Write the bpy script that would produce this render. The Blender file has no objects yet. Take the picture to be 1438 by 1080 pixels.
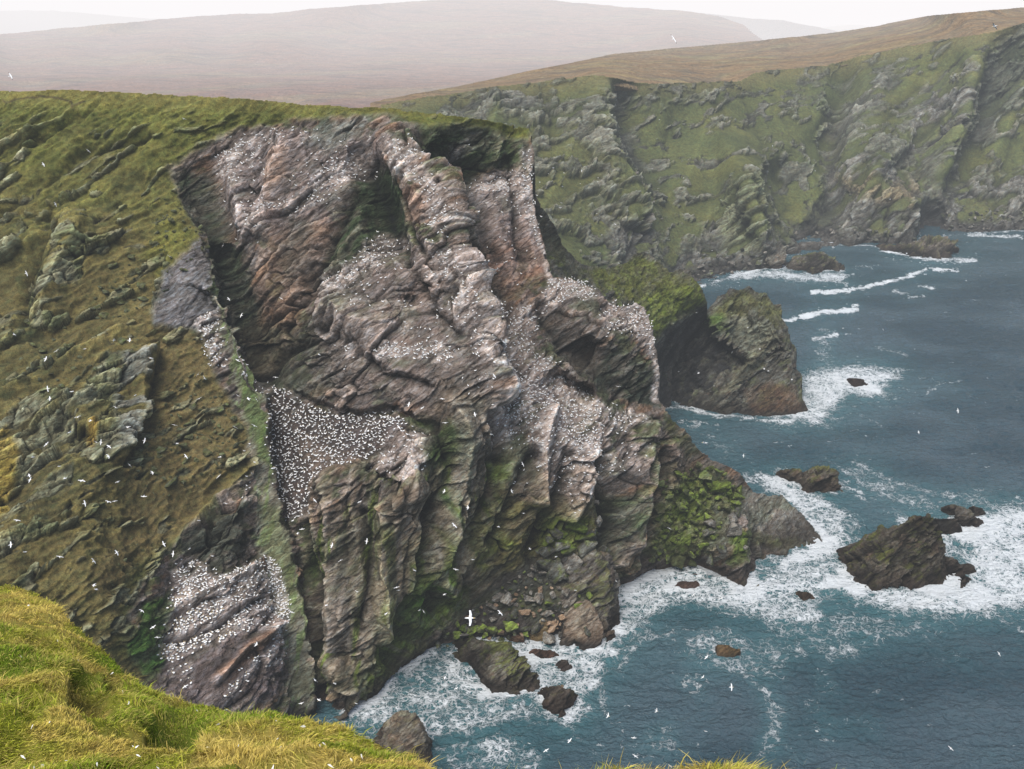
import bpy, bmesh, math, random, time
import numpy as np
from mathutils import Vector, Matrix, Euler
from mathutils.geometry import delaunay_2d_cdt
T0 = time.time()
SC = bpy.context.scene
COL = SC.collection
f4 = np.float32

# ------------------------------------------------------------------ camera
H = 160.0                      # height of the viewpoint above the sea
FPX = 1440.0
PITCH = math.atan(510.0 / FPX)
CP, SP = math.cos(PITCH), math.sin(PITCH)
cam_d = bpy.data.cameras.new('camera'); cam = bpy.data.objects.new('camera', cam_d); COL.objects.link(cam)
cam_d.sensor_width = 36.0; cam_d.lens = 36.0 * FPX / 1438.0
cam_d.clip_start = 0.5; cam_d.clip_end = 60000
cam.location = (0, 0, H); cam.rotation_euler = (math.pi / 2 - PITCH, 0, 0)
SC.camera = cam
SC.view_settings.view_transform = 'Standard'; SC.view_settings.look = 'None'
SC.view_settings.exposure = 0; SC.view_settings.gamma = 1

def tanphi(py):
    b = (540.0 - np.asarray(py, dtype=np.float64)) / FPX
    return (SP - b * CP) / (CP + b * SP)
def place(px, py, Y):
    """world point at forward distance Y seen in direction (px,py)"""
    b = (540.0 - np.asarray(py, dtype=np.float64)) / FPX
    a = (np.asarray(px, dtype=np.float64) - 719.0) / FPX
    t = Y / (CP + b * SP)
    return a * t, Y + 0 * t, H + t * (b * CP - SP)
def sea_at(px, py, z=0.0):
    Y = (H - z) / tanphi(py)
    return place(px, py, Y)

# ------------------------------------------------------------------ noise
_rng = np.random.RandomState(7)
_perm = _rng.permutation(512).astype(np.int32)
_perm = np.concatenate([_perm, _perm, _perm])
_g = _rng.normal(size=(512, 3)); _g /= np.linalg.norm(_g, axis=1)[:, None]; _g = (_g * 1.5).astype(f4)
_h1 = _rng.rand(512, 3).astype(f4)
_h2 = _rng.normal(size=(512, 3)).astype(f4)
def pn(x, y, z, seed=0):
    x = np.asarray(x, f4) + f4(seed * 17.3); y = np.asarray(y, f4) + f4(seed * 5.1); z = np.asarray(z, f4)
    xi = np.floor(x); yi = np.floor(y); zi = np.floor(z)
    fx = x - xi; fy = y - yi; fz = z - zi
    xi = xi.astype(np.int32) & 511; yi = yi.astype(np.int32) & 511; zi = zi.astype(np.int32) & 511
    u = fx * fx * fx * (fx * (fx * 6 - 15) + 10); v = fy * fy * fy * (fy * (fy * 6 - 15) + 10); w = fz * fz * fz * (fz * (fz * 6 - 15) + 10)
    out = 0
    for dx in (0, 1):
        A = _perm[xi + dx]
        for dy in (0, 1):
            B = _perm[A + yi + dy]
            for dz in (0, 1):
                g = _g[_perm[B + zi + dz]]
                d = g[..., 0] * (fx - dx) + g[..., 1] * (fy - dy) + g[..., 2] * (fz - dz)
                out = out + d * (u if dx else 1 - u) * (v if dy else 1 - v) * (w if dz else 1 - w)
    return out
def fbm(x, y, z, octv=4, seed=0, gain=0.5):
    s = 0; a = 1.0; k = 1.0; n = 0
    for i in range(octv):
        s = s + a * pn(x * k, y * k, z * k, seed + i * 3); n += a; a *= gain; k *= 2.03
    return s / n * 1.6
def ridged(x, y, z, octv=3, seed=0):
    s = 0; a = 1.0; k = 1.0; n = 0
    for i in range(octv):
        s = s + a * (1 - np.abs(pn(x * k, y * k, z * k, seed + i * 3)) * 2.2); n += a; a *= 0.5; k *= 2.1
    return s / n
def cells(x, y, z, seed=0):
    """faceted blocks: nearest cell -> random offset + random tilt; also cell hash and distance gap"""
    x = np.asarray(x, f4) + f4(seed * 11.7); y = np.asarray(y, f4); z = np.asarray(z, f4)
    xi = np.floor(x).astype(np.int32); yi = np.floor(y).astype(np.int32); zi = np.floor(z).astype(np.int32)
    best = np.full(x.shape, 1e9, f4); sec = np.full(x.shape, 1e9, f4); val = np.zeros(x.shape, f4); hid = np.zeros(x.shape, f4)
    for dx in (-1, 0, 1):
        A = _perm[(xi + dx) & 511]
        for dy in (-1, 0, 1):
            B = _perm[A + ((yi + dy) & 511)]
            for dz in (-1, 0, 1):
                h = _perm[B + ((zi + dz) & 511)]
                r = _h1[h]
                ox = x - (xi + dx + r[..., 0]); oy = y - (yi + dy + r[..., 1]); oz = z - (zi + dz + r[..., 2])
                d = ox * ox + oy * oy + oz * oz
                g = _h2[h]
                v = r[..., 0] - 0.5 + 0.35 * (g[..., 0] * ox + g[..., 1] * oy + g[..., 2] * oz)
                m = d < best
                sec = np.where(m, best, np.minimum(sec, d))
                best = np.where(m, d, best); val = np.where(m, v, val); hid = np.where(m, r[..., 1], hid)
    return val, hid, np.sqrt(sec) - np.sqrt(best)
def sstep(a, b, x):
    t = np.clip((x - a) / (b - a), 0, 1); return t * t * (3 - 2 * t)
def blur(a, r):
    r = int(r)
    if r < 1: return a
    for _ in range(2):
        for ax in (0, 1):
            pad = [(0, 0), (0, 0)]; pad[ax] = (r + 1, r)
            c = np.cumsum(np.pad(a, pad, mode='edge'), axis=ax, dtype=np.float64)
            if ax == 0: a = (c[2 * r + 1:] - c[:-2 * r - 1]) / (2 * r + 1)
            else: a = (c[:, 2 * r + 1:] - c[:, :-2 * r - 1]) / (2 * r + 1)
    return a
def sdist(poly, X, Y):
    """signed distance to polygon, negative inside"""
    d = np.full(X.shape, 1e12, f4); ins = np.zeros(X.shape, bool)
    n = len(poly)
    for i in range(n):
        x0, y0 = poly[i]; x1, y1 = poly[(i + 1) % n]
        ex, ey = x1 - x0, y1 - y0
        t = np.clip(((X - x0) * ex + (Y - y0) * ey) / (ex * ex + ey * ey + 1e-9), 0, 1)
        d = np.minimum(d, (X - x0 - t * ex) ** 2 + (Y - y0 - t * ey) ** 2)
        if y0 != y1:
            c = ((Y >= y0) != (Y >= y1)) & (X < (x1 - x0) * (Y - y0) / (y1 - y0) + x0)
            ins ^= c
    d = np.sqrt(d)
    return np.where(ins, -d, d)
def ldist(line, X, Y):
    d = np.full(X.shape, 1e12, f4)
    for i in range(len(line) - 1):
        x0, y0 = line[i]; x1, y1 = line[i + 1]
        ex, ey = x1 - x0, y1 - y0
        t = np.clip(((X - x0) * ex + (Y - y0) * ey) / (ex * ex + ey * ey + 1e-9), 0, 1)
        d = np.minimum(d, (X - x0 - t * ex) ** 2 + (Y - y0 - t * ey) ** 2)
    return np.sqrt(d)

# ------------------------------------------------------------------ objects
def tag(o, label=None, cat=None, group=None, kind=None):
    if label: o['label'] = label
    if cat: o['category'] = cat
    if group: o['group'] = group
    if kind: o['kind'] = kind
    return o
def np_mesh(name, V, F, smooth=True):
    """V (n,3) F (m,k) all faces of k corners"""
    me = bpy.data.meshes.new(name)
    V = np.ascontiguousarray(V, f4); F = np.ascontiguousarray(F, np.int32)
    me.vertices.add(len(V)); me.vertices.foreach_set('co', V.ravel())
    k = F.shape[1]
    me.loops.add(F.size); me.loops.foreach_set('vertex_index', F.ravel())
    me.polygons.add(len(F)); me.polygons.foreach_set('loop_start', np.arange(0, F.size, k, dtype=np.int32))
    me.polygons.foreach_set('loop_total', np.full(len(F), k, np.int32))
    me.update(calc_edges=True)
    if smooth: me.polygons.foreach_set('use_smooth', np.ones(len(F), bool))
    return me
def add_col(me, C, name='Col'):
    a = me.color_attributes.new(name, 'FLOAT_COLOR', 'POINT')
    C4 = np.ones((len(C), 4), f4); C4[:, :3] = C; a.data.foreach_set('color', C4.ravel())
def add_f(me, v, name):
    a = me.attributes.new(name, 'FLOAT', 'POINT'); a.data.foreach_set('value', np.ascontiguousarray(v, f4))
def link(name, me, mats=()):
    o = bpy.data.objects.new(name, me); COL.objects.link(o)
    for m in (mats if isinstance(mats, (list, tuple)) else [mats]): me.materials.append(m)
    return o

# bedding frame: the layers rise to the right and lean back
NS = np.array([-0.60, 0.28, 0.75]); NS /= np.linalg.norm(NS)
TA = np.array([0.78, 0.0, 0.62]); TA = TA - NS * TA.dot(NS); TA /= np.linalg.norm(TA)
TB = np.cross(NS, TA)
def bed(P):
    return (P @ TA).astype(f4), (P @ TB).astype(f4), (P @ NS).astype(f4)

class Sheet:
    """A piece of land: control points (direction, forward distance) -> facets -> displaced surface."""
    def __init__(s, x0, x1, y0, y1, step, ystep=None):
        s.sy = ystep or step
        s.xs = np.arange(x0, x1 + step * .5, step); s.ys = np.arange(y0, y1 + s.sy * .5, s.sy); s.step = step
        s.PX, s.PY = np.meshgrid(s.xs, s.ys); s.PX = s.PX.astype(f4); s.PY = s.PY.astype(f4)
    def depth(s, pts, lines=(), breaks=(), r_soft=10, r_hard=1):
        P = []; E = []
        def add(px, py, Y):
            if isinstance(Y, str):  # 'w' waterline, 'u' a little under water
                z = 0.0 if Y == 'w' else -4.0
                Y = (H - z) / tanphi(py)
            b = (540.0 - py) / FPX
            P.append((px, py, (CP + b * SP) / Y)); return len(P) - 1
        for p in pts: add(*p)
        for L in lines:
            ids = [add(*p) for p in L]
            E += list(zip(ids[:-1], ids[1:]))
        blines = []
        for B in breaks:   # (px,py,Ynear,Yfar, side(+1: far side lies to the right, -1 left, 'd': below,'u': above))
            near = []; far = []
            for (px, py, yn, yf, sd) in B:
                dx, dy = {1: (1.6, 0), -1: (-1.6, 0), 'u': (0, -1.6), 'd': (0, 1.6)}[sd]
                near.append(add(px - dx, py - dy, yn)); far.append(add(px + dx, py + dy, yf))
            E += list(zip(near[:-1], near[1:])); E += list(zip(far[:-1], far[1:]))
            blines.append([(b[0], b[1]) for b in B])
        A = np.array(P)
        x0, x1, y0, y1 = s.xs[0] - 5, s.xs[-1] + 5, s.ys[0] - 5, s.ys[-1] + 5
        rim = [(x, y) for x in np.linspace(x0, x1, 12) for y in (y0, y1)] + [(x, y) for y in np.linspace(y0, y1, 10)[1:-1] for x in (x0, x1)]
        for (x, y) in rim:
            d = (A[:, 0] - x) ** 2 + (A[:, 1] - y) ** 2
            k = np.argsort(d)[:2]; w = 1 / (d[k] + 1)
            P.append((x, y, float((A[k, 2] * w).sum() / w.sum())))
        v2 = [Vector((p[0], p[1])) for p in P]
        ov, oe, of, vi, ei, fi = delaunay_2d_cdt(v2, E, [], 0, 1e-4, True)
        val = []
        for i, v in enumerate(ov):
            src = vi[i]
            if src: val.append(P[src[0]][2])
            else:
                d = [(p[0] - v.x) ** 2 + (p[1] - v.y) ** 2 for p in P]; val.append(P[int(np.argmin(d))][2])
        Z = np.full(s.PX.shape, np.nan)
        for f in of:
            for k in range(1, len(f) - 1):
                a, b, c = f[0], f[k], f[k + 1]
                X = [ov[a].x, ov[b].x, ov[c].x]; Yv = [ov[a].y, ov[b].y, ov[c].y]
                i0 = max(0, int(math.floor((min(X) - s.xs[0]) / s.step))); i1 = min(len(s.xs), int(math.ceil((max(X) - s.xs[0]) / s.step)) + 1)
                j0 = max(0, int(math.floor((min(Yv) - s.ys[0]) / s.sy))); j1 = min(len(s.ys), int(math.ceil((max(Yv) - s.ys[0]) / s.sy)) + 1)
                if i1 <= i0 or j1 <= j0: continue
                det = (Yv[1] - Yv[2]) * (X[0] - X[2]) + (X[2] - X[1]) * (Yv[0] - Yv[2])
                if abs(det) < 1e-9: continue
                gx, gy = np.meshgrid(s.xs[i0:i1], s.ys[j0:j1])
                l0 = ((Yv[1] - Yv[2]) * (gx - X[2]) + (X[2] - X[1]) * (gy - Yv[2])) / det
                l1 = ((Yv[2] - Yv[0]) * (gx - X[2]) + (X[0] - X[2]) * (gy - Yv[2])) / det
                l2 = 1 - l0 - l1
                m = (l0 >= -1e-6) & (l1 >= -1e-6) & (l2 >= -1e-6)
                sub = Z[j0:j1, i0:i1]; vv = l0 * val[a] + l1 * val[b] + l2 * val[c]
                sub[m] = vv[m]
        m = np.isnan(Z); Z[m] = np.nanmean(Z)
        soft = blur(Z, r_soft / s.step)
        if blines:
            D = np.full(s.PX.shape, 1e9, f4)
            for L in blines: D = np.minimum(D, ldist(L, s.PX, s.PY))
            k = sstep(r_soft * 1.2, r_soft * 2.6, D)
            Z = blur(Z, r_hard) * (1 - k) + soft * k
        else: Z = soft
        s.invt = Z
        a = (s.PX.astype(np.float64) - 719) / FPX; b = (540 - s.PY.astype(np.float64)) / FPX
        t = 1 / Z; s.t = t
        s.P = np.stack([a * t, t * (CP + b * SP), H + t * (b * CP - SP)], -1)
        return s
    def normals(s, P=None, r=3):
        P = s.P if P is None else P
        Q = np.stack([blur(P[..., i], r) for i in range(3)], -1) if r else P
        du = np.gradient(Q, axis=1); dv = np.gradient(Q, axis=0)
        N = np.cross(dv, du); N /= np.linalg.norm(N, axis=-1)[..., None] + 1e-12
        back = (N * (s.P - np.array([0, 0, H]))).sum(-1) > 0
        N[back] *= -1
        return N
    def build(s, name, mask, C, rock, mats, skirt=((6, -1.0), (25, -6), (70, -40))):
        P = s.P; ny, nx = mask.shape
        fm = mask[:-1, :-1] & mask[1:, :-1] & mask[:-1, 1:] & mask[1:, 1:]
        idx = np.arange(ny * nx).reshape(ny, nx)
        F = np.stack([idx[:-1, :-1][fm], idx[1:, :-1][fm], idx[1:, 1:][fm], idx[:-1, 1:][fm]], -1)
        used = np.zeros(ny * nx, bool); used[F.ravel()] = True
        new = np.full(ny * nx, -1, np.int64); new[used] = np.arange(used.sum())
        F = new[F]; V = P.reshape(-1, 3)[used]; Cc = C.reshape(-1, 3)[used]; R = rock.reshape(-1)[used]
        s.used = used; s.newidx = new; s.V = V
        e = np.concatenate([F[:, [0, 1]], F[:, [1, 2]], F[:, [2, 3]], F[:, [3, 0]]])
        key = np.minimum(e[:, 0], e[:, 1]) * len(V) + np.maximum(e[:, 0], e[:, 1])
        uq, first, cnt = np.unique(key, return_index=True, return_counts=True)
        be = e[first[cnt == 1]]
        bv = np.unique(be); mp = np.full(len(V), -1, np.int64); mp[bv] = np.arange(len(bv))
        base = V[bv]; dr = base[:, :2] / (np.linalg.norm(base[:, :2], axis=1)[:, None] + 1e-9)
        VV = [V]; CC = [Cc]; RR = [R]; FF = [F]; prev = bv; off = len(V)
        for (dist, dz) in skirt:
            q = base.copy(); q[:, :2] += dr * dist; tv = (H - base[:, 2]) / np.maximum(np.linalg.norm(base[:, :2], axis=1), 1)
            q[:, 2] = np.maximum(base[:, 2] - dist * (np.maximum(tv, 0) + .22) - (0 if dist < 20 else -dz * .3), min(-12, base[:, 2].min() - 1))
            q += _rng.normal(size=q.shape) * 0.01 * dist
            cur = off + np.arange(len(bv)); off += len(bv)
            VV.append(q); CC.append(Cc[bv]); RR.append(R[bv])
            FF.append(np.stack([prev[mp[be[:, 1]]], prev[mp[be[:, 0]]], cur[mp[be[:, 0]]], cur[mp[be[:, 1]]]], -1)); prev = cur
        me = np_mesh(name, np.concatenate(VV), np.concatenate(FF))
        add_col(me, np.concatenate(CC)); add_f(me, np.concatenate(RR), 'rock')
        o = link(name, me, mats)
        print('sheet', name, len(me.vertices), round(time.time() - T0, 1))
        return o
    def at(s, px, py):
        i = int(round((px - s.xs[0]) / s.step)); j = int(round((py - s.ys[0]) / s.sy))
        i = min(max(i, 0), len(s.xs) - 1); j = min(max(j, 0), len(s.ys) - 1)
        return s.P[j, i], s.N[j, i]
def edge_mask(s, poly, rough=2.0, scale=14, seed=3):
    n = fbm(s.PX / scale, s.PY / scale, 0 * s.PX + 3.3, 4, seed)
    return sdist(poly, s.PX, s.PY) + n * rough < 0
# ------------------------------------------------------------------ materials
class NT:
    def __init__(s, name):
        s.m = bpy.data.materials.new(name); s.m.use_nodes = True; s.t = s.m.node_tree; s.t.nodes.clear()
        s.out = s.n('ShaderNodeOutputMaterial')
    def n(s, typ, **kw):
        nd = s.t.nodes.new(typ)
        for k, v in kw.items():
            if k == 'ins':
                for a, b in v.items():
                    if hasattr(b, 'is_output') or isinstance(b, bpy.types.NodeSocket): s.t.links.new(b, nd.inputs[a])
                    else: nd.inputs[a].default_value = b
            else: setattr(nd, k, v)
        return nd
    def math(s, op, a, b=None, c=None, clamp=False):
        nd = s.n('ShaderNodeMath', operation=op); nd.use_clamp = clamp
        for i, v in enumerate((a, b, c)):
            if v is None: continue
            if isinstance(v, bpy.types.NodeSocket): s.t.links.new(v, nd.inputs[i])
            else: nd.inputs[i].default_value = v
        return nd.outputs[0]
    def mr(s, v, a, b, c, d, smooth=True):
        nd = s.n('ShaderNodeMapRange', interpolation_type='SMOOTHSTEP' if smooth else 'LINEAR')
        s.t.links.new(v, nd.inputs[0])
        for i, x in enumerate((a, b, c, d)): nd.inputs[i + 1].default_value = x
        return nd.outputs[0]
    def mix(s, fac, a, b, mode='MIX'):
        nd = s.n('ShaderNodeMix', data_type='RGBA', blend_type=mode)
        for sock, v in ((nd.inputs[0], fac), (nd.inputs[6], a), (nd.inputs[7], b)):
            if isinstance(v, bpy.types.NodeSocket): s.t.links.new(v, sock)
            else: sock.default_value = v if not isinstance(v, tuple) else (*v, 1)[:4]
        return nd.outputs[2]
    def attr(s, name, col=False):
        nd = s.n('ShaderNodeAttribute', attribute_name=name); return nd.outputs['Color' if col else 'Fac']
    def noise(s, vec, scale, detail=4, rough=.55, dist=0):
        nd = s.n('ShaderNodeTexNoise', ins={'Scale': scale, 'Detail': detail, 'Roughness': rough, 'Distortion': dist})
        if vec is not None: s.t.links.new(vec, nd.inputs['Vector'])
        return nd.outputs[0]
    def vmath(s, op, a, b):
        nd = s.n('ShaderNodeVectorMath', operation=op)
        for i, v in enumerate((a, b)):
            if isinstance(v, bpy.types.NodeSocket): s.t.links.new(v, nd.inputs[i])
            else: nd.inputs[i].default_value = v
        return nd
    def surf(s, sh): s.t.links.new(sh, s.out.inputs[0]); return s.m
    def pbr(s, col, rough=.9, bump=None, spec=.3):
        p = s.n('ShaderNodeBsdfPrincipled')
        for k, v in (('Base Color', col), ('Roughness', rough), ('Specular IOR Level', spec)):
            if isinstance(v, bpy.types.NodeSocket): s.t.links.new(v, p.inputs[k])
            else: p.inputs[k].default_value = v if not isinstance(v, tuple) else (*v, 1)[:4]
        if bump is not None: s.t.links.new(bump, p.inputs['Normal'])
        return p.outputs[0]

def bedding_vec(t, scales):
    geo = t.n('ShaderNodeNewGeometry').outputs['Position']
    comp = t.n('ShaderNodeCombineXYZ')
    for i, (ax, sc) in enumerate(zip((TA, TB, NS), scales)):
        d = t.vmath('DOT_PRODUCT', geo, tuple(ax)).outputs['Value']
        t.t.links.new(t.math('MULTIPLY', d, sc), comp.inputs[i])
    return comp.outputs[0], geo

def terrain_mat(name, k=1.0, crack=1.0, grain=1.0):
    """k: detail frequency multiplier (1 = metre-scale features at ~250 m)"""
    t = NT(name)
    col = t.attr('Col', True); rock = t.attr('rock')
    bv, geo = bedding_vec(t, (0.34 * k, 0.42 * k, 1.0 * k))
    n1 = t.noise(geo, 0.9 * k, 5, .62)
    n2 = t.noise(geo, 4.5 * k, 3, .6)
    nb = t.noise(bv, 1.3, 6, .68, .4)
    nb2 = t.noise(bv, .35, 4, .6, .6)
    wv = t.vmath('ADD', bv, t.n('ShaderNodeTexNoise', ins={'Scale': .8 * k, 'Detail': 3.0, 'Vector': geo}).outputs['Color']).outputs[0]
    vor = t.n('ShaderNodeTexVoronoi', feature='DISTANCE_TO_EDGE', ins={'Vector': wv, 'Scale': .55}).outputs['Distance']
    vor2 = t.n('ShaderNodeTexVoronoi', feature='DISTANCE_TO_EDGE', ins={'Vector': wv, 'Scale': 1.7}).outputs['Distance']
    # rock: streaks, cracks
    streak = t.mr(nb, .3, .7, .42, 1.62, False)
    fade = t.mr(t.noise(geo, .16 * k, 3, .6), .42, .62, 0, 1); fade2 = t.mr(t.noise(geo, .3 * k, 3, .6), .45, .62, 0, 1)
    cr = t.math('MULTIPLY', t.math('ADD', 1.0, t.math('MULTIPLY', fade, t.math('SUBTRACT', t.mr(vor, 0, .03, 1 - .6 * crack, 1), 1.0))), t.math('ADD', 1.0, t.math('MULTIPLY', fade2, t.math('SUBTRACT', t.mr(vor2, 0, .055, 1 - .45 * crack, 1), 1.0))))
    blot = t.mr(nb2, .35, .65, .75, 1.22)
    rk = t.math('MULTIPLY', t.math('MULTIPLY', streak, cr), blot)
    # broken blocks: every block has its own level and tone, so edges stay crisp
    b1 = t.n('ShaderNodeSeparateColor', ins={0: t.n('ShaderNodeTexVoronoi', feature='F1', ins={'Vector': wv, 'Scale': .62, 'Randomness': 1.0}).outputs['Color']})
    b2 = t.n('ShaderNodeSeparateColor', ins={0: t.n('ShaderNodeTexVoronoi', feature='F1', ins={'Vector': wv, 'Scale': 1.55}).outputs['Color']})
    blk = t.math('ADD', t.math('MULTIPLY', b1.outputs[0], .62), t.math('MULTIPLY', b2.outputs[0], .38))
    rk = t.math('MULTIPLY', rk, t.mr(blk, .15, .85, .70, 1.32, False))
    # turf: clumpy grain
    tf = t.math('MULTIPLY', t.mr(n1, .3, .7, 1 - .42 * grain, 1 + .42 * grain, False), t.mr(n2, .3, .7, 1 - .6 * grain, 1 + .55 * grain, False))
    fac = t.math('ADD', t.math('MULTIPLY', rk, rock), t.math('MULTIPLY', tf, t.math('SUBTRACT', 1.0, rock)))
    c = t.vmath('SCALE', col, (0, 0, 0)); t.t.links.new(fac, c.inputs['Scale'])
    # mineral hue variation
    hue = t.mix(t.mr(nb, .42, .62, 0, 1), (1.08, 1.0, .92), (.94, 1.0, 1.05))
    c2 = t.mix(1.0, c.outputs[0], hue, 'MULTIPLY')
    h = t.math('ADD', t.math('MULTIPLY', t.math('ADD', t.math('MULTIPLY', nb, 1.3), t.math('ADD', t.mr(vor, 0, .12, 0, .3), t.math('MULTIPLY', blk, 1.5))), rock), t.math('ADD', t.math('MULTIPLY', n1, .5), t.math('MULTIPLY', n2, .3)))
    bp = t.n('ShaderNodeBump', ins={'Height': h, 'Strength': .95, 'Distance': 1.0 / k})
    return t.surf(t.pbr(c2, .93, bp.outputs[0], .18))
M = {}
M['cliff'] = terrain_mat('cliff_rock_and_turf', 1.0)
M['far'] = terrain_mat('far_cliff', .55, .8)
M['heath'] = terrain_mat('heath', .05, 0, .6)
M['stone'] = terrain_mat('boulder_stone', 1.6, .8)
# ------------------------------------------------------------------ palette (linear base colours)
GRASS = (.100, .108, .024); GRASSD = (.062, .074, .018); SOIL = (.100, .086, .036); STRAW = (.19, .155, .05)
ROCK = (.148, .120, .102); ROCKP = (.240, .190, .160); ORANGE = (.205, .118, .068); DARK = (.035, .036, .028)
DMOSS = (.040, .054, .020); MOSS = (.085, .125, .018); LICH = (.190, .205, .140); WET = (.030, .024, .020)
GUANO = (.50, .45, .42); PEAT = (.055, .043, .036); GREY = (.165, .165, .150); YEL = (.26, .19, .03)

class Paint:
    def __init__(s, sh, warp=9, wscale=38, seed=11):
        z = 0 * sh.PX
        s.sh = sh
        s.wx = sh.PX + warp * fbm(sh.PX / wscale, sh.PY / wscale, z, 4, seed)
        s.wy = sh.PY + warp * fbm(sh.PX / wscale, sh.PY / wscale, z + 7.7, 4, seed)
    def w(s, poly, soft=6, line=None):
        out = np.zeros(s.sh.PX.shape, f4)
        xs = [p[0] for p in poly]; ys = [p[1] for p in poly]; st = s.sh.step; m = 30 + soft + (line or 0)
        i0 = max(0, int((min(xs) - m - s.sh.xs[0]) / st)); i1 = min(len(s.sh.xs), int((max(xs) + m - s.sh.xs[0]) / st) + 1)
        j0 = max(0, int((min(ys) - m - s.sh.ys[0]) / st)); j1 = min(len(s.sh.ys), int((max(ys) + m - s.sh.ys[0]) / st) + 1)
        if i1 <= i0 or j1 <= j0: return out
        X = s.wx[j0:j1, i0:i1]; Y = s.wy[j0:j1, i0:i1]
        d = (ldist(poly, X, Y) - line) if line else sdist(poly, X, Y)
        out[j0:j1, i0:i1] = sstep(soft, -soft, d)
        return out
def strokes(pt, items):
    """ribs (+) and clefts (-): (line, metres, half width px)"""
    sh = pt.sh; D = np.zeros(sh.PX.shape, f4)
    for line, off, wd in items:
        xs = [p[0] for p in line]; ys = [p[1] for p in line]; m = wd + 25
        i0 = max(0, int((min(xs) - m - sh.xs[0]) / sh.step)); i1 = min(len(sh.xs), int((max(xs) + m - sh.xs[0]) / sh.step) + 1)
        j0 = max(0, int((min(ys) - m - sh.ys[0]) / sh.sy)); j1 = min(len(sh.ys), int((max(ys) + m - sh.ys[0]) / sh.sy) + 1)
        if i1 <= i0 or j1 <= j0: continue
        d = ldist(line, pt.wx[j0:j1, i0:i1], pt.wy[j0:j1, i0:i1])
        q = np.clip(1 - d / wd, 0, 1); D[j0:j1, i0:i1] += off * (q ** (1.3 if off < 0 else 1.0))
    return D
def lay(C, w, col):
    w = np.clip(w, 0, 1)[..., None]
    C *= (1 - w); C += w * np.array(col, f4)

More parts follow.
